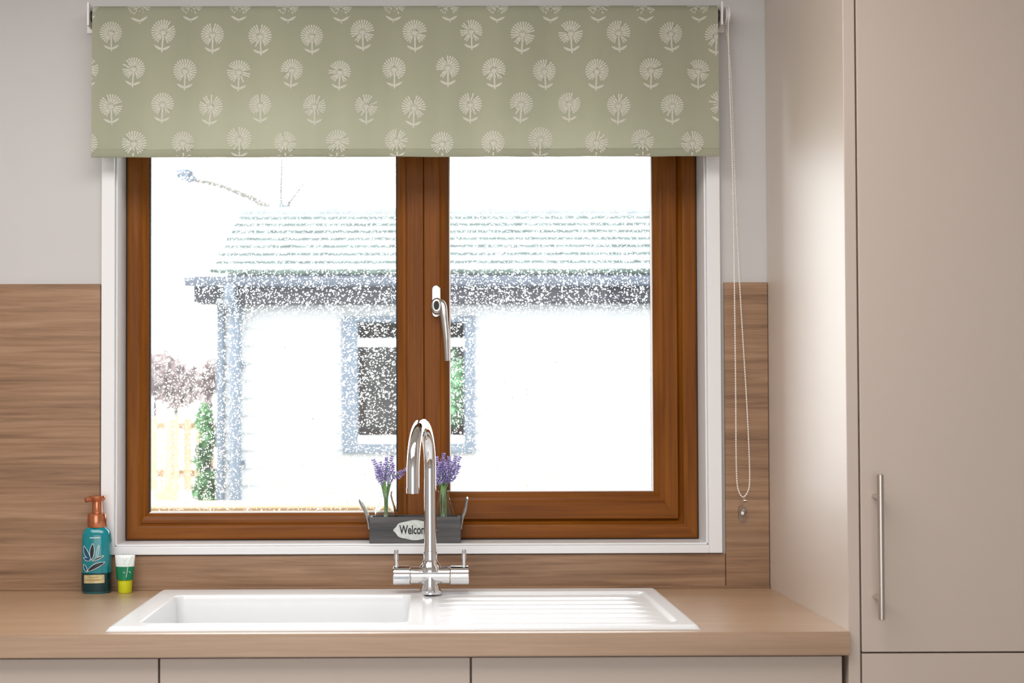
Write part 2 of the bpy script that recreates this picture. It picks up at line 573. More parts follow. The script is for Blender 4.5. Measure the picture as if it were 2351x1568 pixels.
# fixed light on the left
gl = (at(343, 900, FY+0.02).x, at(912, 900, FY+0.02).x, at(600, 1177, FY+0.02).z, zt-0.02)
bw = 0.0235
bead = (gl[0]-bw, gl[1]+bw, gl[2]-bw, gl[3]+bw)
ring(bead, [(0, FY+0.03), (0, FY+0.008), (0.003, FY+0.006), (0.010, FY+0.0065), (0.017, FY+0.010), (0.0225, FY+0.017), (bw, FY+0.022), (bw, FY+0.03)], 'glazing_bead', win, FOIL)
ring(gl, [(-0.001, FY+0.021), (0.0022, FY+0.021), (0.0022, FY+0.030), (-0.001, FY+0.030)], 'glazing_gasket', win, ('gasket', 'spacer'))
GY = FY+0.028
pane_l = MB().box(gl[0]-0.004, gl[1]+0.004, GY, GY+0.024, gl[2]-0.004, gl[3]+0.004).build('glass_pane', 'pane', win)
# opening casement on the right
SX0, SX1 = MR+0.0002, fr[1]-0.0412
SZ0 = fr[2]+0.0412
SZ1 = fr[3]-0.0412
gr = (at(1033, 900, FY+0.02).x, at(1499, 900, FY+0.02).x, at(1250, 1128, FY+0.02).z, SZ1-0.05)
sash = thing('casement_sash', None, None, (0, 0, 0))
sash.parent = win
sash.location = Vector((0, 0, 0))
WLOC[sash.name] = WLOC[win.name].copy()
SF = FY+0.002
wR = SX1-gr[1]
wL = gr[0]-SX0
wB = gr[2]-SZ0


def sash_bar(side):
    # own width for each side, mitred
    prof = lambda w: [(0, SF+0.05), (0, SF+0.004), (0.0008, SF+0.001), (0.0022, SF), (w-0.022, SF), (w-0.019, SF+0.0025), (w-0.016, SF+0.0035), (w-0.012, SF+0.005), (w-0.004, SF+0.015), (w, SF+0.022), (w, SF+0.05)]
    ws = (wL, wR, wB, wB)
    pl, pr, pb, pt = (prof(w) for w in ws)
    vs = []
    n = len(pl)
    for end in (0, 1):
        for i in range(n):
            if side in (0, 1):
                u, y = (pl, pr)[side][i]
                v = (pb, pt)[end][i][0]
                vs.append((SX0+u if side == 0 else SX1-u, y, SZ0+v if end == 0 else SZ1-v))
            else:
                u, y = (pb, pt)[side-2][i]
                v = (pl, pr)[end][i][0]
                vs.append((SX0+v if end == 0 else SX1-v, y, SZ0+u if side == 2 else SZ1-u))
    fs = [(i, (i+1) % n, n+(i+1) % n, n+i) for i in range(n)] + [tuple(range(n))[::-1], tuple(range(n, 2*n))]
    MB().add(vs, fs).build('sash_bar', 'foil_z' if side < 2 else 'foil_x', sash)


for s_ in range(4):
    sash_bar(s_)
ring(gr, [(-0.001, SF+0.021), (0.0018, SF+0.021), (0.0018, SF+0.030), (-0.001, SF+0.030)], 'glazing_gasket', sash, ('spacer', 'spacer'))
SGY = SF+0.028
MB().box(gr[0]-0.003, gr[1]+0.003, SGY, SGY+0.024, gr[2]-0.003, gr[3]+0.003).build('glass_pane', 'pane', sash)


# rain drops standing on the outer face of the panes
def drops(name, rect, y, count, parent):
    x0, x1, z0, z1 = rect
    n = count
    cx = rng.uniform(x0+0.003, x1-0.003, n)
    cz = rng.uniform(z0+0.003, z1-0.003, n)
    r = np.clip(rng.lognormal(math.log(0.00112), 0.34, n), 0.0008, 0.0040)
    hgt = r*rng.uniform(0.38, 0.6, n)
    K = 6
    a = np.arange(K)*2*np.pi/K
    rings = [(1.0, 0.0), (0.72, 0.55), (0.36, 0.89)]
    V = np.zeros((n, 3*K+1, 3))
    sq = rng.uniform(0.85, 1.2, n)
    for i, (rr, hh) in enumerate(rings):
        V[:, i*K:(i+1)*K, 0] = cx[:, None] + r[:, None]*rr*np.cos(a)[None]
        V[:, i*K:(i+1)*K, 2] = cz[:, None] + (r*sq)[:, None]*rr*np.sin(a)[None]
        V[:, i*K:(i+1)*K, 1] = y + (hgt*hh)[:, None]
    V[:, 3*K] = np.stack([cx, y+hgt, cz], 1)
    quad = []
    for i in range(2):
        for k in range(K):
            k2 = (k+1) % K
            quad.append((i*K+k, (i+1)*K+k, (i+1)*K+k2, i*K+k2))
    tri = [(2*K+k, 3*K, 2*K+(k+1) % K) for k in range(K)]
    quad = np.array(quad)
    tri = np.array(tri)
    off = (np.arange(n)*(3*K+1))
    Q = (quad[None]+off[:, None, None]).reshape(-1, 4)
    T = (tri[None]+off[:, None, None]).reshape(-1, 3)
    me = bpy.data.meshes.new(name)
    base = WLOC[parent.name]
    V = V.reshape(-1, 3) - np.array(base)
    me.vertices.add(len(V))
    me.vertices.foreach_set('co', V.ravel())
    loops = np.concatenate([Q.ravel(), T.ravel()])
    me.loops.add(len(loops))
    me.loops.foreach_set('vertex_index', loops.astype(np.int32))
    me.polygons.add(len(Q)+len(T))
    ls = np.concatenate([np.arange(len(Q))*4, len(Q)*4+np.arange(len(T))*3])
    me.polygons.foreach_set('loop_start', ls.astype(np.int32))
    me.polygons.foreach_set('use_smooth', np.ones(len(Q)+len(T), dtype=bool))
    me.materials.append(M['drop'])
    me.update(calc_edges=True)
    me.validate()
    o = bpy.data.objects.new(name, me)
    COL.objects.link(o)
    o.parent = parent
    o['kind'] = 'stuff'
    o['label'] = 'clear rain drops on the outside of the pane'
    WLOC[o.name] = base.copy()
    return o


drops('rain_drops', gl, GY+0.0245, 21000, win)
drops('rain_drops', gr, SGY+0.0245, 17500, sash)

# window handle on the casement stile
hy = SF
hd = thing('window_handle', None, None, (0, 0, 0))
hd.parent = sash
hd.location = (0, 0, 0)
WLOC[hd.name] = WLOC[sash.name].copy()
hx = at(1001, 700, hy).x
h0, h1 = at(1001, 655, hy).z, at(1001, 742, hy).z


def capsule_plate(b, cx, z0, z1, w, y0, y1, n=10):
    r = w/2
    pts = []
    for k in range(n+1):
        a = math.pi*k/n
        pts.append((cx+r*math.cos(a), z1-r+r*math.sin(a)))
    for k in range(n+1):
        a = math.pi+math.pi*k/n
        pts.append((cx+r*math.cos(a), z0+r+r*math.sin(a)))
    m = len(pts)
    ins = [(cx+(x-cx)*0.86, (z0+z1)/2+(z-(z0+z1)/2)*(1-0.07*w/(z1-z0)*2)) for x, z in pts]
    vs = [(x, y1, z) for x, z in pts]+[(x, y0+0.002, z) for x, z in pts]+[(x, y0, z) for x, z in ins]
    fs = []
    for q in range(2):
        for i in range(m):
            j = (i+1) % m
            fs.append((q*m+i, q*m+j, (q+1)*m+j, (q+1)*m+i))
    fs.append(tuple(range(2*m, 3*m)))
    fs.append(tuple(range(m))[::-1])
    b.add(vs, fs)


b = MB()
capsule_plate(b, hx, h1+0.012, h0, 0.0185, hy-0.010, hy)
b.build('handle_base', 'satin', hd, smooth=True, auto=35)
b = MB()
bz = at(1003, 703, hy-0.02).z
bx = at(1003, 703, hy-0.02).x
b.lathe([(0.0105, hy-0.010), (0.0135, hy-0.014), (0.0145, hy-0.022), (0.0140, hy-0.028), (0.0115, hy-0.031), (0.0085, hy-0.0315)], (bx, 0, bz), 'Y', 28, sx=1.25, sy=0.92)
b.build('handle_boss', 'satin', hd, smooth=True, auto=50)
b = MB()
b.lathe([(0.0066, hy-0.0312), (0.0064, hy-0.0322), (0.003, hy-0.0322)], (bx-0.001, 0, bz+0.001), 'Y', 24, sx=1.5, sy=0.92)
b.build('handle_lock', 'dark', hd)
lv = smooth_path([(bx+0.003, hy-0.020, bz+0.010), (bx+0.012, hy-0.026, bz+0.002), at(1019, 728, hy-0.032), at(1023, 765, hy-0.033), at(1025, 800, hy-0.030), at(1026, 828, hy-0.027)], 5)
b = MB().tube(lv, [0.007+0.0022*math.sin(min(1, i/10)*math.pi/2) - 0.0035*max(0, (i-8)/(len(lv)-8)) for i in range(len(lv))], 14, flat=0.75)
b.build('handle_lever', 'satin', hd, smooth=True, auto=60)


# ------------------------------------------------------------------ worktop, base units, tall cupboard
WF = -0.575
PX = 0.7037                                            # inner face of the tall end panel
HX0, HX1, HY0, HY1 = -0.540, 0.440, -0.535, -0.070     # cut-out under the sink
b = MB()
xs = [RX0, HX0, HX1, PX-0.0004]
ys = [WF, HY0, HY1, 0.0-0.0085]
bm = bmesh.new()
vv = {}
for iz, z in enumerate((TOPZ-0.040, TOPZ)):
    for ix, x in enumerate(xs):
        for iy, y in enumerate(ys):
            vv[ix, iy, iz] = bm.verts.new((x, y, z))
for ix in range(3):
    for iy in range(3):
        if (ix, iy) == (1, 1):
            continue
        bm.faces.new([vv[ix, iy, 1], vv[ix+1, iy, 1], vv[ix+1, iy+1, 1], vv[ix, iy+1, 1]])
        bm.faces.new([vv[ix, iy, 0], vv[ix, iy+1, 0], vv[ix+1, iy+1, 0], vv[ix+1, iy, 0]])
for i in range(3):
    bm.faces.new([vv[i, 0, 0], vv[i+1, 0, 0], vv[i+1, 0, 1], vv[i, 0, 1]])
    bm.faces.new([vv[i, 3, 1], vv[i+1, 3, 1], vv[i+1, 3, 0], vv[i, 3, 0]])
    bm.faces.new([vv[0, i, 1], vv[0, i+1, 1], vv[0, i+1, 0], vv[0, i, 0]])
    bm.faces.new([vv[3, i, 0], vv[3, i+1, 0], vv[3, i+1, 1], vv[3, i, 1]])
for a_, c_ in (((1, 1), (2, 1)), ((2, 1), (2, 2)), ((2, 2), (1, 2)), ((1, 2), (1, 1))):
    bm.faces.new([vv[a_[0], a_[1], 1], vv[c_[0], c_[1], 1], vv[c_[0], c_[1], 0], vv[a_[0], a_[1], 0]])
bmesh.ops.recalc_face_normals(bm, faces=list(bm.faces))
fe = [e for e in bm.edges if all(abs(v.co.y-WF) < 1e-6 for v in e.verts) and abs(e.verts[0].co.z-e.verts[1].co.z) < 1e-6]
bmesh.ops.bevel(bm, geom=fe, offset=0.002, segments=2, affect='EDGES')
b.from_bm(bm)
wt = b.build('worktop', 'worktop', origin=(0, 0, TOPZ-0.04))
tag(wt, 'long oak laminate worktop with the white sink set in it', 'worktop')

DF = -0.555                                            # base door faces
g1, g2, g3 = at(365, 1540, DF).x, at(1081, 1540, DF).x, at(1941, 1540, DF).x
DT = at(700, 1511, DF).z


def base_unit(x0, x1, label):
    t = thing('base_cabinet', label, 'cabinet', ((x0+x1)/2, -0.27, 0.0), 'base cabinets under the worktop')
    c = MB()
    for (p, q) in ((x0, x0+0.018), (x1-0.018, x1)):
        c.box(p, q, DF+0.021, -0.02, 0.10, 0.68)
    c.box(x0+0.018, x1-0.018, DF+0.021, -0.02, 0.10, 0.118)
    c.box(x0+0.018, x1-0.018, -0.03, -0.02, 0.118, 0.68)
    c.box(x0, x1, DF+0.021, DF+0.030, 0.68, TOPZ-0.041)
    c.build('carcass', 'carcass', t)
    MB().box(x0+0.0016, x1-0.0016, DF, DF+0.019, 0.115, DT, 0.0012, 2).build('door', 'cabinet', t)
    MB().box(x0, x1, DF+0.06, DF+0.075, 0.0, 0.10).build('plinth', 'cabinet', t)


base_unit(g1-0.60, g1, 'cashmere base cabinet left of the sink bowl, cut by the left picture edge')
base_unit(g1, g2, 'cashmere base cabinet directly under the sink bowl')
base_unit(g2, g3-0.004, 'cashmere base cabinet under the draining board beside the tall cupboard')

tu = thing('tall_cupboard', 'tall cashmere larder cupboard with steel bar handle at the right', 'cupboard', (1.03, -0.28, 0.0))
TD = CAM.y+2.416                                       # front edge plane of the end panel
CT = CZ-0.002
MB().box(PX, PX+0.020, TD, -0.001, 0.0, CT, 0.0008, 1).build('end_panel', 'cabinet', tu)
MB().box(PX+0.0202, 1.345, TD+0.024, -0.001, 0.10, CT).build('carcass', 'carcass', tu)
dz = at(2150, 1498, TD).z
d_up = MB().box(PX+0.0228, 1.343, TD-0.001, TD+0.019, dz+0.0014, CT-0.004, 0.0010, 2).build('door', 'cabinet', tu)
MB().box(PX+0.0228, 1.343, TD-0.001, TD+0.019, 0.115, dz-0.0014, 0.0010, 2).build('door', 'cabinet', tu)
MB().box(PX+0.02, 1.345, TD+0.055, TD+0.07, 0.0, 0.10).build('plinth', 'cabinet', tu)
BY = TD-0.036
bt, bb = at(2021, 1089, BY), at(2024, 1423, BY)
hb = thing('handle', None, None, (0, 0, 0))
hb.parent = d_up
hb.location = (0, 0, 0)
WLOC[hb.name] = WLOC[d_up.name].copy()
xb = (bt.x+bb.x)/2
tag(hb, 'brushed steel bar handle')
MB().lathe([(0.0045, bb.z), (0.0055, bb.z+0.0008), (0.0055, bt.z-0.0008), (0.0045, bt.z)], (xb, BY, 0), 'Z', 24).build('bar', 'steel', hb, smooth=True, auto=40)
for py in (1140, 1371):
    z = at(2010, py, BY+0.02).z
    MB().lathe([(0.0042, BY), (0.0042, TD-0.001)], (xb, 0, z), 'Y', 16).build('handle_post', 'steel', hb, smooth=True, auto=40)


# ------------------------------------------------------------------ sink
KX0, KX1, KY0, KY1 = -0.556, 0.455, -0.550, -0.057
RIM = TOPZ+0.0085
bx0, bx1, by0, by1 = -0.507, -0.044, -0.506, -0.152
dx0, dx1, dy0, dy1 = -0.022, 0.425, -0.518, -0.112


def sd_rect(x, y, x0, x1, y0, y1, r):
    cx, cy = (x0+x1)/2, (y0+y1)/2
    qx = np.abs(x-cx)-(x1-x0)/2+r
    qy = np.abs(y-cy)-(y1-y0)/2+r
    return -(np.hypot(np.maximum(qx, 0), np.maximum(qy, 0))+np.minimum(np.maximum(qx, qy), 0)-r)   # > 0 inside


def sstep(a, c, v):
    t = np.clip((v-a)/(c-a), 0, 1)
    return t*t*(3-2*t)


def axis_pts(a, c, breaks, coarse, fine):
    pts = [a]
    while pts[-1] < c-1e-9:
        p = pts[-1]
        near = min([abs(p-q) for q in breaks])
        pts.append(min(c, p+(fine if near < 0.03 else coarse)))
    return np.array(pts)


gx = axis_pts(KX0, KX1, [KX0, KX1, bx0, bx1, dx0, dx1], 0.010, 0.0022)
gy = axis_pts(KY0, KY1, [KY0, KY1, by0, by1, dy0, dy1], 0.0035, 0.0022)
GX, GY_ = np.meshgrid(gx, gy, indexing='ij')
Z = np.full(GX.shape, RIM)
e = sd_rect(GX, GY_, KX0, KX1, KY0, KY1, 0.012)
Z -= 0.0065*(1-np.sqrt(np.clip(1-(1-np.clip(e/0.009, 0, 1))**2, 0, 1)))
s = sd_rect(GX, GY_, bx0, bx1, by0, by1, 0.018)
Z -= 0.0020*sstep(-0.003, 0.004, s)
Z -= 0.176*sstep(0.0, 0.016, s)**0.9
Z -= 0.006*sstep(0.02, 0.18, s)
dd = sd_rect(GX, GY_, dx0, dx1, dy0, dy1, 0.02)
inn = sstep(0.0, 0.010, dd)
Z -= 0.0040*inn
rid = np.zeros_like(Z)
for k in range(6):
    yc = -0.470+k*0.056
    w_ = np.clip(1-np.abs(GY_-yc)/0.007, 0, 1)
    fade = sstep(dx0+0.03, dx0+0.07, GX)*(1-sstep(dx1-0.06, dx1-0.02, GX))
    rid += w_*w_*(3-2*w_)*fade
Z += 0.0036*rid*inn
nx_, ny_ = GX.shape
vs = np.stack([GX, GY_, Z], -1).reshape(-1, 3)
idx = np.arange(nx_*ny_).reshape(nx_, ny_)
q = np.stack([idx[:-1, :-1], idx[1:, :-1], idx[1:, 1:], idx[:-1, 1:]], -1).reshape(-1, 4)
sk = thing('sink', 'white ceramic sink with single bowl and ridged draining board', 'sink', ((KX0+KX1)/2, (KY0+KY1)/2, TOPZ))
b = MB()
b.add(vs, q.tolist())
per = list(idx[:, 0])+list(idx[-1, 1:])+list(idx[-2::-1, -1])+list(idx[0, -2:0:-1])
nb = len(b.v)
for i in per:
    b.v.append((vs[i][0], vs[i][1], TOPZ+0.0002))
for k in range(len(per)):
    k2 = (k+1) % len(per)
    b.f.append((int(per[k]), nb+k, nb+k2, int(per[k2])))
    b.m.append(0)
b.build('basin', 'ceramic', sk, smooth=True, auto=50)
b = MB().lathe([(0.045, 0.0), (0.045, 0.003), (0.038, 0.004), (0.034, 0.001), (0.0, 0.001)], ((bx0+bx1)/2, (by0+by1)/2, RIM-0.1835), 'Z', 28, cap=False)
b.build('drain', 'chrome', sk, smooth=True, auto=40)

# ------------------------------------------------------------------ tap
tx, ty = at(988, 1340, CAM.y+2.845).x, CAM.y+2.845
tp = thing('tap', 'chrome swan neck mixer tap with two levers on the sink', 'tap', (tx, ty, RIM))
zc = at(988, 1320, ty).z
MB().lathe([(0.0235, RIM), (0.0235, RIM+0.004), (0.021, RIM+0.006), (0.017, RIM+0.020), (0.0165, zc)], (tx, ty, 0), 'Z', 40).build('base', 'chrome', tp, smooth=True, auto=35)
xl, xr = at(903, 1320, ty).x, at(1076, 1320, ty).x
xm0, xm1 = at(943, 1320, ty).x, at(1032, 1320, ty).x
MB().lathe([(0.0168, xm0), (0.0168, xm1)], (0, ty, zc), 'X', 40).build('body', 'chrome', tp, smooth=True, auto=35)
for (p, q_, sgn) in ((xl, xm0-0.0012, -1), (xm1+0.0012, xr, 1)):
    hnd = MB().lathe([(0.0175, p), (0.0188, p+0.0012), (0.0188, q_-0.0012), (0.0175, q_)], (0, ty, zc), 'X', 40).build('handle', 'chrome', tp, smooth=True, auto=35)
    lx = p+0.006 if sgn < 0 else q_-0.009
    MB().lathe([(0.0042, zc+0.016), (0.0042, at(988, 1264, ty).z), (0.0034, at(988, 1262, ty).z)], (lx, ty, 0), 'Z', 16).build('lever', 'chrome', hnd, smooth=True, auto=40)
zk = at(988, 1264, ty).z
MB().lathe([(0.0225, zc+0.008), (0.0215, zc+0.018), (0.0165, zc+0.024), (0.0140, zc+0.032), (0.0140, zk-0.001), (0.0132, zk)], (tx, ty, 0), 'Z', 40).build('collar', 'chrome', tp, smooth=True, auto=35)
RA = 0.093
dirx, diry = -0.17, -0.985
zarc = 1.257-RA
path = [Vector((tx, ty, zk-0.004+(zarc-zk+0.004)*i/14)) for i in range(15)]
for k in range(1, 25):
    a = math.pi*k/24
    u = RA*(1-math.cos(a))
    path.append(Vector((tx+dirx*u, ty+diry*u, zarc+RA*math.sin(a))))
zt_ = 1.132
for k in range(1, 5):
    path.append(Vector((path[38].x, path[38].y, zarc+(zt_-zarc)*k/4)))
rad = [0.0128-0.0009*min(1, i/14) for i in range(len(path))]
spt = MB().tube(path, rad, 28).build('spout', 'chrome', tp, smooth=True, auto=50)
e_ = path[-1]
MB().lathe([(0.0124, e_.z-0.003), (0.0126, e_.z+0.008)], (e_.x, e_.y, 0), 'Z', 28).build('nozzle', 'chrome', spt, smooth=True, auto=40)

# ------------------------------------------------------------------ roller blind
BYF = -0.066
bz0, bz1 = at(930, 360, BYF).z, at(930, 8, BYF).z
bxl, bxr = at(211, 200, BYF).x, at(1650, 200, BYF).x
RR = 0.021
rz, ry = bz1-RR, BYF+RR
bl = thing('roller_blind', 'sage green roller blind printed with cream flowers over the window', 'blind', ((bxl+bxr)/2, ry, bz0))


def wave(x, z):
    k = (bz1-0.03-z)/(bz1-bz0)
    k = max(0, min(1, k*3))
    return k*(0.0016*math.sin(x*31+0.6)+0.0011*math.sin(x*67+2.1)+0.0008*math.sin(x*12))


b = MB()
NXF = 160
prof = []
for k in range(9):
    a = math.radians(140-140*k/8)
    prof.append((ry-RR*math.cos(math.radians(0)) if False else ry-RR*math.cos(a), rz+RR*math.sin(a)))
NZ = 24
for k in range(1, NZ+1):
    prof.append((BYF, rz+(bz0+0.0155-rz)*k/NZ))
front = []
vs, fs = [], []
for i in range(NXF+1):
    x = bxl+(bxr-bxl)*i/NXF
    for (y, z) in prof:
        yy = y+(wave(x, z) if z < rz else 0)
        vs.append((x, yy, z))
m_ = len(prof)
for i in range(NXF):
    for j in range(m_-1):
        fs.append((i*m_+j, (i+1)*m_+j, (i+1)*m_+j+1, i*m_+j+1))
b.add(vs, fs)
fab = b.build('fabric', 'fabric', bl, smooth=True)
# hem pocket with its bar
b = MB()
vs, fs = [], []
hp = [(0.0, bz0+0.0165), (-0.0022, bz0+0.014), (-0.0026, bz0+0.004), (-0.0012, bz0), (0.0022, bz0), (0.0034, bz0+0.004), (0.0030, bz0+0.014), (0.0006, bz0+0.0165)]
for i in range(NXF+1):
    x = bxl+(bxr-bxl)*i/NXF
    for (y, z) in hp:
        vs.append((x, BYF+y+wave(x, bz0), z))
m_ = len(hp)
for i in range(NXF):
    for j in range(m_):
        j2 = (j+1) % m_
        fs.append((i*m_+j, (i+1)*m_+j, (i+1)*m_+j2, i*m_+j2))
fs.append(tuple(range(m_)))
fs.append(tuple(NXF*m_+j for j in range(m_))[::-1])
b.add(vs, fs)
hem = b.build('hem_bar', 'fabric', bl, smooth=True, auto=50)
MB().lathe([(RR-0.0012, bxl+0.001), (RR-0.0012, bxr-0.001)], (0, ry, rz), 'X', 32).build('roller_tube', 'bracket', bl, smooth=True, auto=40)


# printed flowers: thin raised ink following the cloth
def flower_shapes():
    """polygons in photo pixels about the flower's centre, y up"""
    out = []
    for k in range(26):
        a = 2*math.pi*(k+0.5)/26
        if abs(math.sin(a/2+math.pi/4)) < 0.16:
            continue
        up = 0.5+0.5*math.sin(a)
        r1 = 26+3*up
        r0 = 9
        w0, w1 = 0.9, 1.9
        c, s_ = math.cos(a), math.sin(a)
        out.append([(c*r0-s_*w0, s_*r0+c*w0), (c*r0+s_*w0, s_*r0-c*w0), (c*(r1-2)+s_*w1, s_*(r1-2)-c*w1), (c*r1, s_*r1), (c*(r1-2)-s_*w1, s_*(r1-2)+c*w1)])
    for k in range(13):
        a = 2*math.pi*k/13
        c, s_ = math.cos(a), math.sin(a)
        out.append([(c*5-s_*0.8, s_*5+c*0.8), (c*5+s_*0.8, s_*5-c*0.8), (c*17+s_*1.4, s_*17-c*1.4), (c*17-s_*1.4, s_*17+c*1.4)])
    out.append([(6*math.cos(2*math.pi*k/10), -1+5*math.sin(2*math.pi*k/10)) for k in range(10)])
    out.append([(-1.8, -4), (-1.8, -44), (1.8, -44), (1.8, -4)])
    for sg in (-1, 1):
        lf = [(0, -40), (7, -39), (14, -35), (19, -29), (13, -30), (6, -33), (0, -36)]
        out.append([(sg*x, y) for x, y in lf][::sg])
        out.append([(sg*x, y) for x, y in [(5, -8), (9, -20), (11, -21), (8, -8)]][::sg])
    return out


FLS = flower_shapes()
KPX = (CAM.y*-1+BYF)/FPX


def flower(px, py, seed):
    r_ = random.Random(seed)
    c = at(px, py, BYF)
    sc = KPX*(1+r_.uniform(-0.05, 0.05))
    rot = r_.uniform(-0.08, 0.08)
    cr, sr = math.cos(rot), math.sin(rot)
    bm = bmesh.new()
    for poly in FLS:
        if r_.random() < 0.10 and len(poly) <= 5 and poly is not FLS[-5]:
            continue
        vs_ = []
        for (x, y) in poly:
            x, y = x*cr-y*sr, x*sr+y*cr
            vs_.append(bm.verts.new((c.x+x*sc, 0, c.z+y*sc)))
        bm.faces.new(vs_)
    for co, no in (((bxl+0.0005, 0, 0), (-1, 0, 0)), ((bxr-0.0005, 0, 0), (1, 0, 0)), ((0, 0, bz0+0.0012), (0, 0, -1)), ((0, 0, bz1-0.002), (0, 0, 1))):
        geom = list(bm.verts)+list(bm.edges)+list(bm.faces)
        bmesh.ops.bisect_plane(bm, geom=geom, plane_co=co, plane_no=no, clear_outer=True)
    for v in bm.verts:
        x, z = v.co.x, v.co.z
        if z > rz:
            y = ry-math.sqrt(max(0, RR*RR-(z-rz)**2))
        else:
            y = BYF+wave(x, z)
        y -= 0.0006
        if z < bz0+0.0175:
            y -= 0.0026
        v.co.y = y
    if len(bm.faces):
        bb_ = MB().from_bm(bm)
        bb_.build('flower_print', 'print', bl)
    else:
        bm.free()


rows = [(20, [200, 318, 438, 550, 660, 782, 905, 1030, 1142, 1264, 1373, 1482, 1604], -12),
        (78, [255, 375, 488, 597, 716, 832, 952, 1082, 1200, 1310, 1420, 1540, 1645], 0),
        (160, [200, 307, 425, 548, 670, 780, 905, 1028, 1134, 1250, 1370, 1495, 1603], 0),
        (242, [255, 373, 484, 597, 722, 841, 950, 1080, 1197, 1307, 1420, 1543, 1655], 0),
        (326, [198, 308, 420, 549, 655, 775, 910, 1015, 1132, 1241, 1369, 1475, 1589], 0)]
sd = 0
for y, xs_, dy in rows:
    for x in xs_:
        sd += 1
        jit = random.Random(sd*31).uniform(-6, 6) if y != 20 else 0
        flower(x, y+dy*0.9+jit, sd)

# brackets
for (x, sgn) in ((bxl-0.006, -1), (bxr+0.006, 1)):
    br = MB()
    xo = x+sgn*0.004
    br.box(min(x, xo), max(x, xo), ry-RR-0.003, -0.0005, rz-0.024, rz+0.024, 0.0012, 2)
    br.box(min(x, x+sgn*0.020), max(x, x+sgn*0.020), -0.0035, -0.0005, rz-0.024, rz+0.024, 0.001, 1)
    bo = br.build('bracket', 'bracket', bl)
    c0, c1 = (x, bxl+0.002) if sgn < 0 else (bxr-0.002, x)
    MB().lathe([(0.012, c0), (0.012, c1)], (0, ry, rz), 'X', 20).build('pin', 'dark', bo)
# chain wheel
wx = at(1668, 40, ry).x
MB().lathe([(0.018, wx-0.004), (0.018, wx-0.002), (0.0145, wx), (0.018, wx+0.002), (0.018, wx+0.004)], (0, ry, rz), 'X', 28).build('chain_wheel', 'bracket', bl, smooth=True, auto=30)

# bead chain
CYC = -0.036
zwt = rz
cp = [Vector((wx, ry-0.017, rz+0.004))]
cp += [at(p[0], p[1], CYC-0.012) for p in ((1674, 160), (1682, 400), (1686, 650), (1689, 900), (1690, 1040))]
cp += [at(p[0], p[1], CYC) for p in ((1692, 1105), (1697, 1130), (1706, 1141), (1716, 1130), (1721, 1105))]
cp += [at(p[0], p[1], CYC+0.010) for p in ((1719, 1020), (1713, 900), (1698, 650), (1687, 400), (1677, 160))]
cp += [Vector((wx, ry+0.017, rz+0.004))]
ch = smooth_path(cp, 40)
ln = [0.0]
for i in range(1, len(ch)):
    ln.append(ln[-1]+(ch[i]-ch[i-1]).length)
pitch_b = 0.0052
b = MB()
bm = bmesh.new()
bmesh.ops.create_icosphere(bm, subdivisions=1, radius=0.0019)
bv = [v.co.copy() for v in bm.verts]
bm.verts.index_update()
bf = [[v.index for v in f.verts] for f in bm.faces]
bm.free()
j = 0
dist = 0.0
while dist < ln[-1]:
    while ln[j+1] < dist:
        j += 1
    t = (dist-ln[j])/(ln[j+1]-ln[j])
    p = ch[j].lerp(ch[j+1], t)
    b.add([p+v for v in bv], bf)
    dist += pitch_b
cord = MB().tube([ch[i] for i in range(0, len(ch), 6)]+[ch[-1]], 0.0008, 6).build('chain_cord', 'bead', bl)
beads = b.build('bead_chain', 'bead', cord, smooth=True)
tag(beads, 'white bead chain hanging in a long loop', kind='stuff')
# chain tidy
tdp = at(1706, 1172, -0.02)
td = thing('chain_tidy', 'small clear plastic chain tidy screwed to the right splashback panel', 'chain tidy', (tdp.x, -0.010, tdp.z-0.02))
b = MB()
capsule_plate(b, tdp.x, at(1706, 1198, -0.01).z, at(1706, 1160, -0.01).z, 0.016, -0.013, -0.0085)
b.build('plate', 'clear', td, smooth=True, auto=30)
hook = smooth_path([(tdp.x, -0.013, tdp.z), (tdp.x, -0.030, tdp.z+0.004), (tdp.x, CYC-0.004, tdp.z+0.020), (tdp.x, CYC+0.003, at(1706, 1146, CYC).z)], 5)
MB().tube(hook, 0.0030, 10).build('hook', 'clear', td, smooth=True)
MB().lathe([(0.0035, -0.0150), (0.0042, -0.0135), (0.0042, -0.0128)], (tdp.x, 0, at(1706, 1178, -0.013).z), 'Y', 16).build('screw', 'chrome', td, smooth=True, auto=40)

# ------------------------------------------------------------------ soap bottle
SY = -0.038
sx = at(222, 1300, SY).x
st = thing('soap_bottle', 'teal foaming soap bottle with copper pump and leaf print', 'soap bottle', (sx, SY, TOPZ))
zs = at(222, 1209, SY).z
hb_ = zs-TOPZ
sbp = [(0.0255, 0), (0.0285, 0.002), (0.0295, 0.006), (0.0297, hb_-0.030), (0.0288, hb_-0.016), (0.0262, hb_-0.008), (0.021, hb_-0.0025), (0.0175, hb_)]
DEP = 0.80


def half_w(z):
    h = z-TOPZ
    for (r0, h0_), (r1, h1_) in zip(sbp[:-1], sbp[1:]):
        if h0_ <= h <= h1_:
            return r0+(r1-r0)*(h-h0_)/(h1_-h0_)
    return sbp[-1][0]


def front_y(x, z, off=0.0004):
    r = half_w(z)
    u = min(0.985, abs(x-sx)/r)
    return SY-r*DEP*(1-u**2.6)**(1/2.6)-off


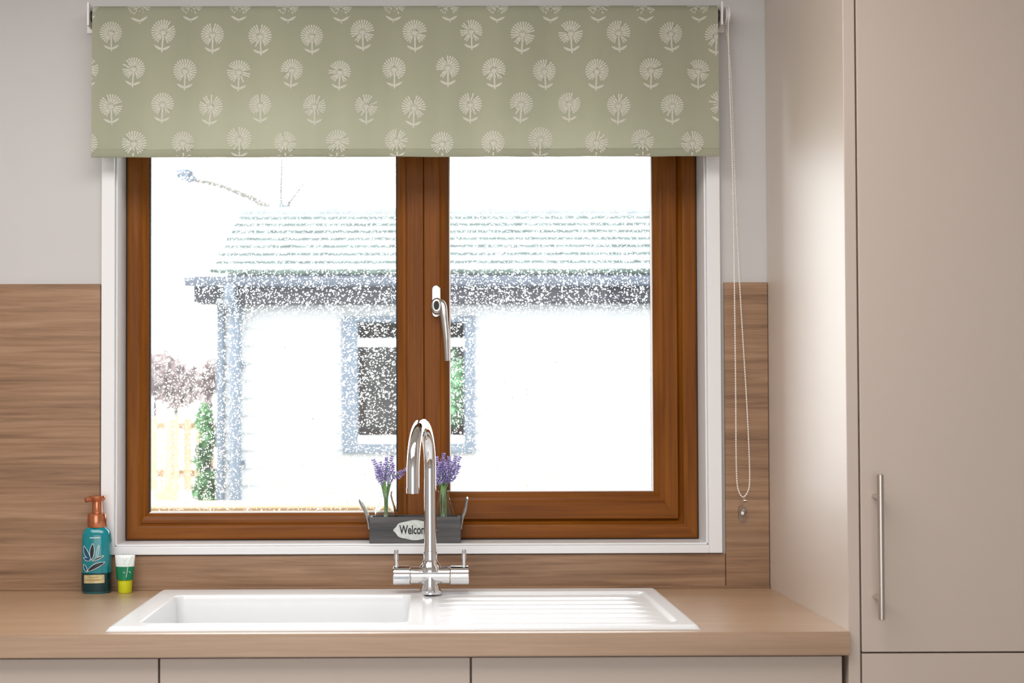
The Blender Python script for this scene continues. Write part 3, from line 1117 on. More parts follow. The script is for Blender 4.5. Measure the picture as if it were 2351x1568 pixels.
MB().lathe([(r, TOPZ+0.0003+h) for r, h in sbp], (sx, SY, 0), 'Z', 56, sy=DEP, power=2.6).build('bottle_body', 'teal', st, smooth=True, auto=50)
zc0, zc1 = zs, at(222, 1178, SY).z
MB().lathe([(0.0188, zc0-0.001), (0.0195, zc0+0.001), (0.0195, zc1-0.006), (0.0182, zc1-0.001), (0.014, zc1+0.001), (0.010, zc1+0.001)], (sx+0.0005, SY, 0), 'Z', 40).build('pump_collar', 'copper', st, smooth=True, auto=40)
zh = at(222, 1151, SY).z
ztop = at(222, 1137, SY).z
pm = MB().lathe([(0.0115, zc1), (0.0105, zc1+0.002), (0.0102, zh)], (sx+0.001, SY, 0), 'Z', 32).build('pump_stem', 'copper', st, smooth=True, auto=40)
b = MB()
b.lathe([(0.0118, zh-0.001), (0.0150, zh+0.003), (0.0175, ztop-0.005), (0.0165, ztop-0.001), (0.010, ztop)], (sx+0.001, SY, 0), 'Z', 32)
b.tube(smooth_path([(sx-0.004, SY-0.004, zh+0.005), (sx-0.012, SY-0.010, zh+0.0055), (sx-0.0195, SY-0.016, zh+0.003)], 5), 0.0052, 14)
b.build('pump_head', 'copper', pm, smooth=True, auto=40)


def decal(polys, mat, name, off):
    """flat print wrapped on the bottle's front; polys in photo pixels"""
    b = MB()
    for poly in polys:
        pts = []
        for (px, py) in poly:
            p = at(px, py, SY-0.02)
            pts.append((p.x, p.z))
        bm = bmesh.new()
        vs_ = [bm.verts.new((x, 0, z)) for x, z in pts]
        bm.faces.new(vs_)
        bmesh.ops.triangulate(bm, faces=list(bm.faces))
        bmesh.ops.subdivide_edges(bm, edges=list(bm.edges), cuts=8, use_grid_fill=True)
        for v in bm.verts:
            v.co.y = front_y(v.co.x, v.co.z, off)
        b.from_bm(bm)
    return b.build(name, mat, st)


def leaf_poly(x0, y0, x1, y1, w, n=7, grow=0.0, bend=0.0):
    dx, dy = x1-x0, y1-y0
    L = math.hypot(dx, dy)
    ux, uy = dx/L, dy/L
    a, c = [], []
    for k in range(n+1):
        t = k/n
        hw = w*math.sin(math.pi*t)**0.8+grow
        o_ = bend*math.sin(math.pi*t)
        lx, ly = x0+dx*t-uy*o_, y0+dy*t+ux*o_
        e = -grow if k == 0 else (grow if k == n else 0)
        lx, ly = lx+ux*e, ly+uy*e
        a.append((lx-uy*hw, ly+ux*hw))
        c.append((lx+uy*hw, ly-ux*hw))
    return a+c[::-1]


leaves = [((211, 1284), (214, 1248), 5.0, 'leafdark', 0), ((209, 1285), (193, 1254), 5.0, 'leafblue', -2),
          ((208, 1286), (192, 1281), 3.4, 'leafblue', 0), ((202, 1311), (240, 1291), 5.0, 'leafdark', -2),
          ((200, 1312), (192, 1296), 3.4, 'leafblue', 0), ((222, 1284), (228, 1252), 2.0, 'teal', 0), ((214, 1287), (238, 1276), 2.2, 'tealdark', 0)]
MB().lathe([(0.02945, TOPZ+0.0035), (0.02995, TOPZ+0.0065), (0.03003, at(222, 1313, SY).z)], (sx, SY, 0), 'Z', 56, sy=DEP, power=2.6, cap=False).build('dark_band', 'tealdark', st, smooth=True)
decal([leaf_poly(*p, *q_, w, grow=1.0, bend=bd) for p, q_, w, m__, bd in leaves], 'whiteprint', 'leaf_outline', 0.0008)
for p, q_, w, m__, bd in leaves:
    decal([leaf_poly(*p, *q_, w-0.4, bend=bd)], m__, 'leaf_print', 0.0012)
decal([[(193, 1320), (240, 1319), (240, 1338), (193, 1339)]], 'gold', 'gold_label', 0.0010)
decal([[(199, 1330), (233, 1329.5), (233, 1331.5), (199, 1332)], [(205, 1324), (228, 1323.5), (228, 1325), (205, 1325.5)]], 'goldink', 'label_print', 0.0016)
decal([[(207, 1233.5), (231, 1233), (231, 1235), (207, 1235.5)]], 'whiteprint', 'name_print', 0.0008)

# small tube standing on its cap
UY = -0.045
ux_ = at(287, 1340, UY).x
ut = thing('hand_gel_tube', 'small clear tube of green gel standing on its lime cap', 'tube', (ux_, UY, TOPZ))
zk1, zg, zt1 = at(287, 1330, UY).z, at(287, 1300, UY).z, at(287, 1274, UY).z
MB().lathe([(0.0130, TOPZ+0.0003), (0.0138, TOPZ+0.0015), (0.0148, zk1-0.001), (0.0140, zk1)], (ux_, UY, 0), 'Z', 36).build('cap', 'lime', ut, smooth=True, auto=40)


def tube_wall(z0, z1, name, mat):
    vs, fs = [], []
    N, K = 8, 40
    for i in range(N+1):
        z = z0+(z1-z0)*i/N
        t = (z-zk1)/(zt1-zk1)
        rx = 0.0168+0.0040*t
        ry_ = 0.0150*(1-t)**0.7+0.0016
        for k in range(K):
            a = 2*math.pi*k/K
            vs.append((ux_+rx*math.cos(a), UY+ry_*math.sin(a), z))
    for i in range(N):
        for k in range(K):
            k2 = (k+1) % K
            fs.append((i*K+k, i*K+k2, (i+1)*K+k2, (i+1)*K+k))
    fs.append(tuple(range(K))[::-1])
    fs.append(tuple(N*K+k for k in range(K)))
    return MB().add(vs, fs).build(name, mat, ut, smooth=True, auto=40)


tube_wall(zk1, zg, 'green_gel', 'gel')
tube_wall(zg, zt1, 'clear_tube', 'tubeclear')
b = MB()
for pl_ in ([(291, 1325), (292.5, 1312), (294, 1299), (298, 1288), (301, 1279)], [(282, 1283), (286, 1288), (284, 1294), (289, 1297)], [(283, 1313), (288, 1315)], [(296, 1312), (300, 1315)], [(290, 1281), (287, 1290)]):
    pts = []
    for (px, py) in pl_:
        z = at(px, py, UY-0.01).z
        t = max(0, (z-zk1)/(zt1-zk1))
        x = at(px, py, UY-0.01).x
        ry_ = 0.0150*(1-t)**0.7+0.0016
        uu = min(0.97, abs(x-ux_)/(0.0168+0.004*t))
        pts.append((x, UY-ry_*math.sqrt(1-uu*uu)-0.0003, z))
    b.tube(pts, 0.0006, 6)
b.build('white_print', 'whiteprint', ut)

# ------------------------------------------------------------------ crate with lavender on the sill
SILL = WZ0+0.004
CY0, CY1 = 0.008, 0.071
cx0, cx1 = at(848, 1220, CY0).x, at(1058, 1220, CY0).x
cz1 = at(950, 1187, CY0).z
cr = thing('wooden_crate', 'small grey wooden crate with metal handles on the window sill', 'crate', ((cx0+cx1)/2, (CY0+CY1)/2, SILL))
wl = 0.006
MB().box(cx0, cx1, CY0, CY0+wl, SILL, cz1, 0.0008, 1).build('front_board', 'crate', cr)
MB().box(cx0, cx1, CY1-wl, CY1, SILL, cz1, 0.0008, 1).build('back_board', 'crate', cr)
MB().box(cx0+0.0004, cx0+wl, CY0+wl, CY1-wl, SILL, cz1-0.0005).build('end_board', 'crate', cr)
MB().box(cx1-wl, cx1-0.0004, CY0+wl, CY1-wl, SILL, cz1-0.0005).build('end_board', 'crate', cr)
MB().box(cx0+wl, cx1-wl, CY0+wl, CY1-wl, SILL, SILL+0.005).build('base_board', 'crate', cr)
for sg, xe in ((-1, cx0), (1, cx1)):
    b = MB()
    zt2 = at(830, 1150, CY0).z
    out_ = 0.020 if sg < 0 else 0.013
    loop = [(xe, CY0+0.012, cz1-0.026), (xe+sg*0.004, CY0+0.012, cz1-0.004), (xe+sg*0.010, CY0+0.014, cz1+0.012), (xe+sg*out_, CY0+0.018, zt2-0.004),
            (xe+sg*(out_+0.001), (CY0+CY1)/2, zt2+0.001),
            (xe+sg*out_, CY1-0.018, zt2-0.004), (xe+sg*0.010, CY1-0.014, cz1+0.012), (xe+sg*0.004, CY1-0.012, cz1-0.004), (xe, CY1-0.012, cz1-0.026)]
    b.tube(smooth_path(loop, 5), 0.0052, 10, flat=0.55)
    b.build('handle', 'zinc', cr, smooth=True, auto=60)
# plaque
pcx, pcz = at(953, 1217, CY0).x, at(953, 1217, CY0).z
a_, c_ = 0.0445, 0.0205
N = 48
pts = []
for k in range(N):
    t = 2*math.pi*k/N
    rr = 1+0.035*math.cos(8*t)
    x = a_*math.copysign(abs(math.cos(t))**0.9, math.cos(t))*rr
    z = c_*math.copysign(abs(math.sin(t))**1.15, math.sin(t))*rr
    pts.append((pcx+x, pcz+z))
vs = [(x, CY0-0.0003, z) for x, z in pts]+[(x, CY0-0.0016, z) for x, z in pts]
fs = [(k, (k+1) % N, N+(k+1) % N, N+k) for k in range(N)]+[tuple(range(N)), tuple(range(N, 2*N))[::-1]]
plq = MB().add(vs, fs).build('plaque', 'plaque', cr)
tag(plq, 'white scalloped enamel plaque with black lettering')


def lettering(text, cx, cz, y, width, height, parent, name, mat, depth=0.0004):
    cu = bpy.data.curves.new('lettering_curve', 'FONT')
    cu.body = text
    cu.size = 1.0
    cu.align_x = 'CENTER'
    cu.extrude = 0.0
    cu.offset = 0.022
    to = bpy.data.objects.new('lettering_curve', cu)
    COL.objects.link(to)
    dg = bpy.context.evaluated_depsgraph_get()
    me = bpy.data.meshes.new_from_object(to.evaluated_get(dg))
    co = np.array([v.co[:] for v in me.vertices])
    lo, hi = co.min(0), co.max(0)
    fx = width/(hi[0]-lo[0])
    fz = height/(hi[1]-lo[1])
    b = MB()
    b.add([(cx+(p[0]-(lo[0]+hi[0])/2)*fx, y, cz+(p[1]-(lo[1]+hi[1])/2)*fz) for p in co], [list(p.vertices) for p in me.polygons])
    bpy.data.objects.remove(to)
    bpy.data.curves.remove(cu)
    return b.build(name, mat, parent)


lettering('Welcome', pcx, pcz+0.001, CY0-0.0022, 0.066, 0.019, plq, 'lettering', 'ink')

# two bud bottles and their lavender
BYc = (CY0+CY1)/2


def bud_bottle(px, ntop, label):
    x = at(px, 1180, BYc).x
    z0 = SILL+0.0055
    h = at(px, ntop, BYc).z-z0
    t = MB()
    po = [(0.0215, 0), (0.0238, 0.002), (0.0245, 0.006), (0.0245, 0.050), (0.0225, 0.062), (0.0150, h-0.018), (0.0128, h-0.008), (0.0138, h-0.002), (0.0138, h)]
    pi_ = [(r-0.0018, max(0.004, q_)) for r, q_ in po][::-1]
    t.lathe([(r, z0+q_) for r, q_ in po]+[(r, z0+q_) for r, q_ in pi_], (x, BYc, 0), 'Z', 36)
    o = t.build('bud_bottle', 'vase', None, smooth=True, auto=60, origin=(x, BYc, z0))
    tag(o, label, 'glass bottle', 'bud bottles in the grey crate')
    return x, z0, z0+h


def spike(b1, b2, base, tip, r, seed):
    r_ = random.Random(seed)
    d = tip-base
    L = d.length
    d.normalize()
    u = d.orthogonal().normalized()
    w_ = d.cross(u)
    n = int(L/0.0042)
    for i in range(n+1):
        t = i/n
        rr = r*(0.55+0.6*math.sin(math.pi*min(1, t*1.15+0.12)))*(1 if t < 0.8 else 0.7)
        for k in range(6):
            a = 2*math.pi*(k+0.5*(i % 2))/6+r_.uniform(-.3, .3)
            q_ = base+d*(L*t)+(u*math.cos(a)+w_*math.sin(a))*rr*r_.uniform(0.6, 1.1)
            s_ = 0.0021*r_.uniform(0.7, 1.25)
            out_ = (u*math.cos(a)+w_*math.sin(a))*0.8+d*0.7
            out_.normalize()
            e1 = out_.orthogonal().normalized()
            e2 = out_.cross(e1)
            vs = [q_+out_*s_*1.7, q_-out_*s_*1.2, q_+e1*s_, q_-e1*s_, q_+e2*s_, q_-e2*s_]
            fs = [(0, 2, 4), (0, 4, 3), (0, 3, 5), (0, 5, 2), (1, 4, 2), (1, 3, 4), (1, 5, 3), (1, 2, 5)]
            (b1 if r_.random() < 0.62 else b2).add(vs, fs)


def lavender(x, z0, ztop, tips, label, seed):
    t = thing('lavender_bunch', label, 'lavender', (x, BYc, z0+0.006), 'lavender in the bud bottles')
    r_ = random.Random(seed)
    for i, (px, py, lx, ly, dy) in enumerate(tips):
        tip = at(px, py, BYc+dy)
        base = at(lx, ly, BYc+dy*0.6)
        nk = Vector((x+r_.uniform(-0.006, 0.006), BYc+r_.uniform(-0.006, 0.006), ztop-0.006))
        ft = Vector((x+r_.uniform(-0.009, 0.009), BYc+r_.uniform(-0.009, 0.009), z0+0.007))
        stp = smooth_path([ft, nk, nk.lerp(base, 0.5)+Vector((0, 0, 0.003)), base, base.lerp(tip, 0.6)], 6)
        s_ = MB().tube(stp, 0.0011, 6).build('stem', 'stem', t, smooth=True)
        b1 = MB()
        b2 = MB()
        spike(b1, b2, base, tip, 0.0068, seed*50+i)
        b1.mi = 0
        k0 = len(b1.f)
        b1.mi = 1
        b1.add(b2.v, b2.f)
        b1.build('flower_spike', ['lav', 'lavdark'], s_)
    # slim leaves
    for i in range(9):
        a = r_.uniform(0, 2*math.pi)
        nk = Vector((x, BYc, ztop-0.004))
        p1 = nk+Vector((math.cos(a)*0.017, math.sin(a)*0.010, 0.020+r_.uniform(0, 0.012)))
        sidev = Vector((-math.sin(a), math.cos(a), 0))*0.0030
        m1 = nk.lerp(p1, 0.55)+Vector((0, 0, 0.003))
        lo = nk+Vector((0, 0, -0.03))
        thick = Vector((math.cos(a), math.sin(a), 0))*0.0004
        MB().add([lo-thick, m1-sidev, p1, m1+sidev, lo+thick, m1+sidev*0.9+thick], [(0, 1, 2, 3), (4, 5, 2, 1)]).build('leaf', 'stem', t)


x_, z_, zt3 = bud_bottle(886, 1128, 'clear glass bud bottle at the left end of the grey crate')
lavender(x_, z_, zt3, [(858, 1056, 874, 1098, -.004), (873, 1062, 880, 1102, .006), (887, 1052, 886, 1100, -.008), (900, 1048, 890, 1096, .004), (903, 1068, 893, 1106, -.012), (866, 1072, 877, 1110, -.012), (932, 1078, 904, 1097, -.002)],
         'purple lavender bunch left of the tap with one stem leaning right', 3)
x_, z_, zt3 = bud_bottle(1018, 1126, 'clear glass bud bottle behind the tap at the right of the crate')
lavender(x_, z_, zt3, [(1003, 1050, 1008, 1098, .006), (1018, 1042, 1016, 1094, -.004), (1031, 1050, 1022, 1098, .008), (1046, 1048, 1030, 1094, -.002), (1056, 1050, 1036, 1090, .004), (1054, 1070, 1034, 1102, -.010), (1010, 1062, 1011, 1108, -.012), (1040, 1066, 1026, 1108, -.014), (1024, 1064, 1018, 1106, -.016), (1004, 1072, 1008, 1112, .0)],
         'fuller purple lavender bunch right of the tap spout', 5)

# ------------------------------------------------------------------ outside
struct(MB().box(-14, 14, TH+0.02, 26, -0.25, -0.15).build('ground', 'ground', origin=(0, 0, 0)), 'pale gravel ground outside the window', 'ground')
struct(MB().box(-9, -1.28, 3.4, 13.0, -0.15, 0.74).build('terrace', 'paving', origin=(0, 0, 0)), 'pale raised patio left of the white outbuilding', 'patio')

# outbuilding
OY = CAM.y+8.0
oX0 = at(497, 900, OY).x
oX1 = 2.8
EZ = at(900, 688, OY-0.12).z                          # soffit level
ob = thing('outbuilding', 'white weatherboarded outbuilding with grey tiled roof seen through the wet glass', 'building', ((oX0+oX1)/2, OY, -0.15))
owx0, owx1, owz0, owz1 = at(785, 900, OY).x, at(1091, 900, OY).x, at(900, 1040, OY).z, at(900, 727, OY).z
core = MB()
core.box(oX0+0.02, owx0, OY+0.03, OY+2.6, -0.15, EZ+0.02)
core.box(owx1, oX1, OY+0.03, OY+2.6, -0.15, EZ+0.02)
core.box(owx0, owx1, OY+0.03, OY+2.6, -0.15, owz0)
core.box(owx0, owx1, OY+0.03, OY+2.6, owz1, EZ+0.02)
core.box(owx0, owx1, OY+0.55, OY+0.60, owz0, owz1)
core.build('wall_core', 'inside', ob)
bp = 0.098
z = -0.14
while z < EZ-0.01:
    z1 = min(z+bp+0.012, EZ)
    segs = [(oX0+0.045, oX1)]
    if z1 > owz0 and z < owz1:
        segs = [(oX0+0.045, owx0+0.002), (owx1-0.002, oX1)]
    rows_ = [(p, q_, z, z1) for p, q_ in segs]
    if len(segs) == 2:
        if z < owz0-0.004:
            rows_.append((owx0+0.003, owx1-0.003, z, owz0))
        if z1 > owz1+0.004:
            rows_.append((owx0+0.003, owx1-0.003, owz1, z1))
    for (p, q_, z_a, z_b) in rows_:
        vs = [(p, OY-0.004, z_a), (q_, OY-0.004, z_a), (q_, OY+0.030, z_a), (p, OY+0.030, z_a), (p, OY+0.012, z_b), (q_, OY+0.012, z_b), (q_, OY+0.030, z_b), (p, OY+0.030, z_b)]
        MB().add(vs, [(0, 1, 5, 4), (3, 2, 1, 0), (4, 5, 6, 7), (0, 4, 7, 3), (1, 2, 6, 5), (2, 3, 7, 6)]).build('weatherboard', 'siding', ob)
    z += bp
MB().box(oX0, oX0+0.045, OY-0.020, OY+0.06, -0.15, EZ, 0.004, 1).build('corner_post', 'greytrim', ob)
# downpipe
dpx = at(540, 900, OY-0.06).x
dpz = at(540, 690, OY-0.06).z
dp = MB().tube(smooth_path([(dpx-0.012, OY-0.19, EZ+0.09), (dpx-0.012, OY-0.19, EZ+0.0), (dpx, OY-0.08, dpz-0.06), (dpx, OY-0.06, dpz-0.12), (dpx, OY-0.06, 0.6), (dpx, OY-0.06, -0.1)], 6), 0.034, 14).build('downpipe', 'greytrim', ob, smooth=True)
MB().lathe([(0.040, dpz-0.10), (0.040, dpz-0.03)], (dpx, OY-0.065, 0), 'Z', 14).build('pipe_socket', 'greytrim', dp, smooth=True, auto=40)
for zz in (0.95, 1.5):
    MB().box(dpx-0.05, dpx+0.05, OY-0.03, OY-0.005, zz, zz+0.03).build('pipe_clip', 'greytrim', dp)
# window of the outbuilding
ow = thing('window', None, None, (0, 0, 0))
ow.parent = ob
ow.location = (0, 0, 0)
WLOC[ow.name] = WLOC[ob.name].copy()
fx0, fx1 = at(822, 900, OY).x, at(1066, 900, OY).x
zp = [at(900, y, OY).z for y in (1016, 1001, 795, 778, 740)]
for a in ((owx0, fx0, OY-0.03, OY+0.07, owz0, owz1), (fx1, owx1, OY-0.03, OY+0.07, owz0, owz1), (fx0, fx1, OY-0.03, OY+0.07, zp[4], owz1)):
    MB().box(*a, bevel=0.004, seg=1).build('frame_bar', 'greytrim', ow)
MB().box(owx0, owx1, OY-0.035, OY+0.07, owz0, zp[0]-0.005, 0.005, 1).build('sill', 'greytrim', ow)
MB().box(fx0, fx1, OY-0.02, OY+0.07, zp[0]-0.005, zp[1], 0.004, 1).build('bottom_bar', 'whitebar', ow)
MB().box(fx0, fx1, OY-0.02, OY+0.07, zp[2], zp[3], 0.004, 1).build('transom', 'whitebar', ow)
MB().box(fx0, fx1, OY+0.03, OY+0.036, zp[1], zp[2]).build('glass_pane', 'pane', ow)
MB().box(fx0, fx1, OY+0.03, OY+0.036, zp[3], zp[4]).build('glass_pane', 'pane', ow)


def leaf_cloud(name, blobs, n, size, mat, parent, stuff=True):
    """many small leaf blades scattered through overlapping ellipsoids"""
    vs, fs = [], []
    tot = sum(bl_[3]*bl_[4]*bl_[5] for bl_ in blobs)
    for (cx, cy, cz, ax, ay, az) in blobs:
        k = int(n*ax*ay*az/tot)
        d = rng.normal(size=(k, 3))
        d /= np.linalg.norm(d, axis=1)[:, None]
        rr = rng.uniform(0, 1, k)**0.45
        P = np.stack([cx+d[:, 0]*ax*rr, cy+d[:, 1]*ay*rr, cz+d[:, 2]*az*rr], 1)
        U = rng.normal(size=(k, 3))
        U /= np.linalg.norm(U, axis=1)[:, None]
        V_ = np.cross(U, rng.normal(size=(k, 3)))
        V_ /= np.linalg.norm(V_, axis=1)[:, None]
        s_ = size*rng.uniform(0.6, 1.3, (k, 1))
        n0 = len(vs)
        A = np.stack([P-U*s_, P+V_*s_*0.45, P+U*s_, P-V_*s_*0.45], 1).reshape(-1, 3)
        vs += A.tolist()
        fs += [(n0+4*i, n0+4*i+1, n0+4*i+2, n0+4*i+3) for i in range(k)]
    o = MB().add(vs, fs).build(name, mat, parent)
    if stuff:
        o['kind'] = 'stuff'
    return o


# plant standing inside the outbuilding window
ipx = at(1040, 900, OY+0.2).x
ip = thing('house_plant', 'green plant standing inside the outbuilding window', 'plant', (ipx-0.05, OY+0.28, owz0))
leaf_cloud('foliage', [(ipx, OY+0.16, 1.40, 0.08, 0.08, 0.20), (ipx-0.16, OY+0.25, 1.45, 0.05, 0.08, 0.18), (ipx-0.06, OY+0.25, 1.22, 0.12, 0.1, 0.08)], 900, 0.030, 'leafhouse', ip)
MB().lathe([(0.05, owz0+0.001), (0.07, owz0+0.11), (0.06, owz0+0.11)], (ipx-0.05, OY+0.28, 0), 'Z', 16).build('pot', 'soffit', ip, smooth=True)
for (ex, ez) in ((ipx, 1.42), (ipx-0.16, 1.45)):
    MB().tube([(ipx-0.05, OY+0.28, owz0+0.10), (ex, OY+0.24, ez)], 0.006, 6).build('stem', 'bark', ip)

# eaves and roof
rf = thing('roof', None, None, (0, 0, 0))
rf.parent = ob
rf.location = (0, 0, 0)
WLOC[rf.name] = WLOC[ob.name].copy()
GYY = OY-0.19
gxl = at(424, 660, GYY).x
zg0, zg1 = at(900, 661, GYY).z, at(900, 634, GYY).z
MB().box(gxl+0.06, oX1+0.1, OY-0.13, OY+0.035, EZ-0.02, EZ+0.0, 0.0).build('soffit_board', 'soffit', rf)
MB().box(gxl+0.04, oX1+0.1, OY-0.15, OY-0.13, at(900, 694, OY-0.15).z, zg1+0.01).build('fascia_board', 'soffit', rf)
gp = [(GYY+0.045*math.cos(a), zg1-0.002+0.055*math.sin(a)) for a in [math.pi+math.pi*k/10 for k in range(11)]]
gp2 = [(GYY+0.041*math.cos(a), zg1-0.002+0.051*math.sin(a)) for a in [2*math.pi-math.pi*k/10 for k in range(11)]]
poly = gp+gp2
n = len(poly)
MB().add([(x, y, z) for x in (gxl, oX1+0.15) for y, z in poly], [(i, (i+1) % n, n+(i+1) % n, n+i) for i in range(n)]).build('gutter', 'fascia', rf, smooth=True, auto=40)
rdx = at(480, 632, OY-0.20).x
RDY = CAM.y+9.05
RZ1 = at(900, 492, RDY).z
EY0, EZ0 = OY-0.20, zg1+0.012
NC = 8
for k in range(NC):
    t0, t1 = k/NC, min(1.0, (k+1.35)/NC)
    y0, y1 = EY0+(RDY-EY0)*t0, EY0+(RDY-EY0)*t1
    z0, z1 = EZ0+(RZ1-EZ0)*t0, EZ0+(RZ1-EZ0)*t1
    bm_ = MB()
    vs, fs = [], []
    NS = 120
    xa, xb_ = rdx+0.01*(k % 2), oX1+0.1
    hN = 0.027
    for i in range(NS+1):
        x = xa+(xb_-xa)*i/NS
        wv = 0.004*math.sin(i*2.1+k)+random.Random(i*77+k).uniform(-.004, .004)
        vs += [(x, y0+wv, z0+hN+wv*0.5), (x, y1, z1+hN*0.2), (x, y1, z1-0.012), (x, y0+wv, z0+wv*0.5)]
    for i in range(NS):
        a0, a1 = 4*i, 4*(i+1)
        fs += [(a0, a1, a1+1, a0+1), (a0+1, a1+1, a1+2, a0+2), (a0+2, a1+2, a1+3, a0+3)]
    fs += [(0, 1, 2, 3), (4*NS+3, 4*NS+2, 4*NS+1, 4*NS)]
    bm_.add(vs, fs)
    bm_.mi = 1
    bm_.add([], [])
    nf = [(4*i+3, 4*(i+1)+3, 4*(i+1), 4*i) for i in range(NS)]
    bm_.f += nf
    bm_.m += [1]*len(nf)  # butt faces carry the painted shadow line
    bm_.build('tile_course', ['tile', 'mossshade'], rf)
# the far slope, the gable and the ridge
vs = [(rdx, RDY, RZ1+0.002), (oX1+0.1, RDY, RZ1+0.002), (oX1+0.1, OY+2.7, EZ0), (rdx, OY+2.7, EZ0), (rdx, RDY, RZ1-0.03), (oX1+0.1, RDY, RZ1-0.03), (oX1+0.1, OY+2.7, EZ0-0.03), (rdx, OY+2.7, EZ0-0.03)]
MB().add(vs, [(0, 1, 2, 3), (7, 6, 5, 4), (0, 3, 7, 4), (1, 5, 6, 2), (3, 2, 6, 7), (0, 4, 5, 1)]).build('rear_slope', 'tile', rf)
MB().tube([(rdx, RDY, RZ1+0.0), (oX1+0.1, RDY, RZ1+0.0)], 0.05, 12).build('ridge_tile', 'tile', rf, smooth=True, auto=40)
vs = [(oX0+0.03, OY-0.2, EZ-0.02), (oX0+0.03, OY+2.6, EZ-0.02), (oX0+0.03, RDY, RZ1-0.05), (oX0+0.09, OY-0.2, EZ-0.02), (oX0+0.09, OY+2.6, EZ-0.02), (oX0+0.09, RDY, RZ1-0.05)]
MB().add(vs, [(0, 2, 1), (3, 4, 5), (0, 1, 4, 3), (1, 2, 5, 4), (2, 0, 3, 5)]).build('gable', 'siding', rf)

# low timber rail across the view under the left pane
rl = thing('timber_planter', 'low pale timber planter wall just outside the left pane', 'planter', (-0.6, 1.55, -0.15))
ty0 = CAM.y+4.55
tz = at(600, 1158, ty0).z
for k in range(4):
    zz = tz-0.012-(k+1)*0.20
    MB().box(-2.4, 0.9, ty0, ty0+0.12, zz+0.004, zz+0.20, 0.006, 1).build('sleeper', 'timber', rl)
MB().box(-2.45, 0.95, ty0-0.02, ty0+0.18, tz-0.012, tz, 0.004, 1).build('capping', 'timber', rl)
MB().box(-2.4, 0.9, ty0+0.01, ty0+0.11, -0.15, tz-0.80).build('footing', 'timber', rl)

# picket fence on the terrace
FYY = CAM.y+9.2
fc = thing('garden_fence', 'pale wooden garden fence on the patio left of the outbuilding', 'fence', (-2.0, FYY, 0.74))
fz1, fz0 = at(400, 952, FYY).z, 0.741
for k, (pa, pb_, pr) in enumerate(((330, 362, 0), (366, 372, .02), (376, 396, 0), (400, 414, -.03), (420, 440, 0), (446, 466, .01), (470, 492, 0))):
    a, c = at(pa, 1000, FYY).x, at(pb_, 1000, FYY).x
    MB().box(a, c, FYY+pr, FYY+pr+0.025, fz0, fz1-random.uniform(0, 0.04), 0.003, 1).build('fence_board' if pr >= 0 else 'fence_post', 'timberz', fc)
for zz in (fz0+0.08, fz1-0.10):
    MB().box(at(300, 1000, FYY).x, at(495, 1000, FYY).x, FYY+0.05, FYY+0.09, zz, zz+0.05).build('fence_rail', 'timber', fc)

# shrubs
def shrub(px, py, Y, rx, rz_, n, size, mat, label, name='garden_shrub', zb_=0.741, blobs=None):
    c = at(px, py, Y)
    t = thing(name, label, 'shrub', (c.x, c.y, zb_))
    bs = blobs or [(c.x+random.uniform(-.4, .4)*rx, Y+random.uniform(-.3, .3)*rx, c.z+random.uniform(-.5, .5)*rz_, rx*.6, rx*.6, rz_*.6) for _ in range(7)]
    leaf_cloud('foliage', bs, n, size, mat, t)
    MB().tube([(c.x, Y, zb_), (c.x+0.02, Y, c.z)], [0.03, 0.015], 8).build('stem', 'bark', t)


shrub(400, 868, CAM.y+10.6, 0.26, 0.24, 2200, 0.030, 'leafred', 'brown twiggy winter hedge behind the garden fence')
shrub(352, 855, CAM.y+10.9, 0.17, 0.20, 900, 0.030, 'leafred', 'smaller brown bush at the far left behind the fence', 'brown_bush')
shrub(478, 880, CAM.y+10.3, 0.11, 0.20, 700, 0.028, 'leafred', 'reddish bush close to the outbuilding corner', 'red_bush')
cc = [at(x, y, CAM.y+8.2) for x, y in ((470, 960), (478, 1010), (465, 1050), (475, 1100), (462, 1130), (480, 1150))]
shrub(472, 1050, CAM.y+8.2, 0.10, 0.2, 1500, 0.024, 'leafgreen', 'narrow green evergreen shrub beside the outbuilding corner', 'evergreen_shrub', blobs=[(p.x, p.y, p.z, 0.055, 0.08, 0.085) for p in cc])
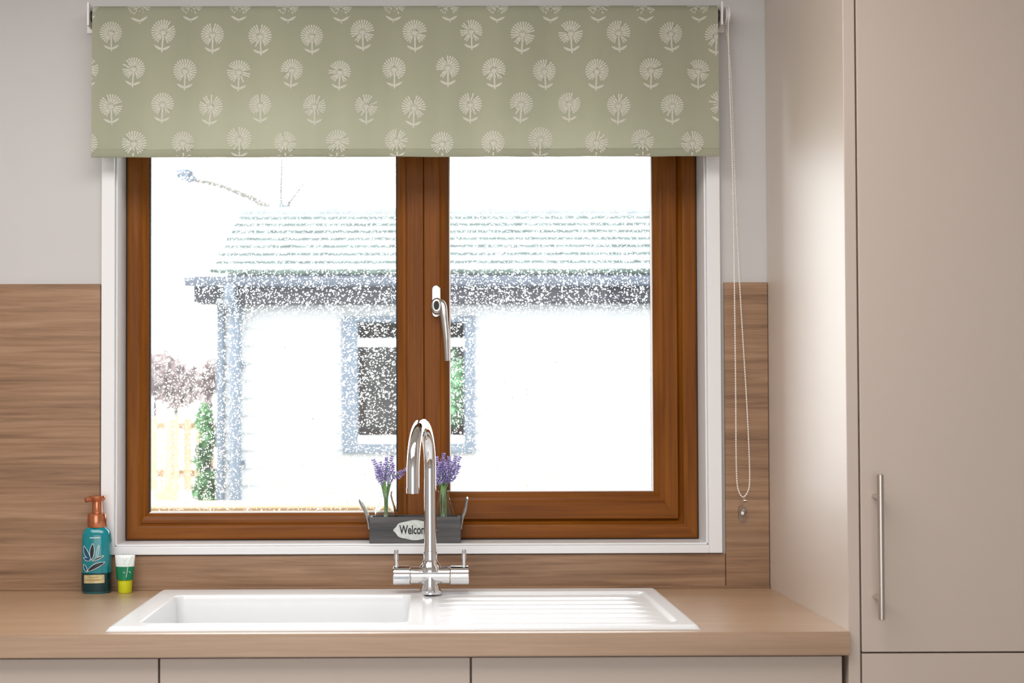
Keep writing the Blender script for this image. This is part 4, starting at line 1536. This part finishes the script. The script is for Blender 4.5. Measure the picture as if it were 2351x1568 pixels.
# a yellow pot on the terrace
yp = at(380, 1150, CAM.y+7.4)
pt = thing('garden_pot', 'small yellow glazed pot on the patio below the fence', 'pot', (yp.x, yp.y, 0.7405))
MB().lathe([(0.045, 0.7405), (0.062, 0.79), (0.066, 0.83), (0.070, 0.835), (0.070, 0.845), (0.060, 0.845), (0.055, 0.80)], (yp.x, yp.y, 0), 'Z', 20).build('pot_body', 'ornament', pt, smooth=True, auto=40)
MB().lathe([(0.055, 0.82), (0.0, 0.825)], (yp.x, yp.y, 0), 'Z', 20, cap=False).build('soil', 'soffit', pt)

# bare pollarded tree behind the roof
TY = CAM.y+11.5
tt = thing('bare_tree', 'bare pruned tree rising behind the outbuilding roof', 'tree', (at(650, 480, TY).x, TY, -0.15))
tb = at(650, 480, TY)


def branch(pts, r0, r1, name='branch'):
    P = smooth_path([at(x, y, TY+dy) for x, y, dy in pts], 5)
    MB().tube(P, [r0+(r1-r0)*i/(len(P)-1) for i in range(len(P))], 10).build(name, 'bark', tt, smooth=True)


P = smooth_path([(tb.x+0.15, TY, -0.15), (tb.x+0.05, TY, 1.4), (tb.x, TY, tb.z)], 6)
MB().tube(P, [0.13-0.06*i/(len(P)-1) for i in range(len(P))], 12).build('trunk', 'bark', tt, smooth=True)
branch([(655, 520, 0), (620, 478, 0), (560, 448, .1), (500, 425, .2), (440, 412, .2), (418, 400, .2)], 0.036, 0.022)
branch([(648, 485, 0), (645, 440, .05), (647, 380, .1), (646, 300, .1), (650, 180, .1)], 0.024, 0.010)
branch([(650, 482, 0), (672, 455, -.05), (695, 425, -.1), (712, 400, -.1), (730, 360, -.1)], 0.022, 0.008)
branch([(655, 510, 0), (590, 470, .2), (576, 420, .3), (572, 350, .3)], 0.014, 0.006)
kp = at(422, 400, TY+0.2)
leaf_cloud('twig_knot', [(kp.x, kp.y, kp.z, 0.075, 0.07, 0.05), (kp.x+0.06, kp.y, kp.z-0.03, 0.05, 0.05, 0.05)], 260, 0.03, 'leafgrey', tt)
kp = at(648, 478, TY)
leaf_cloud('twig_knot', [(kp.x, kp.y, kp.z, 0.09, 0.07, 0.04)], 90, 0.03, 'leafgrey', tt)
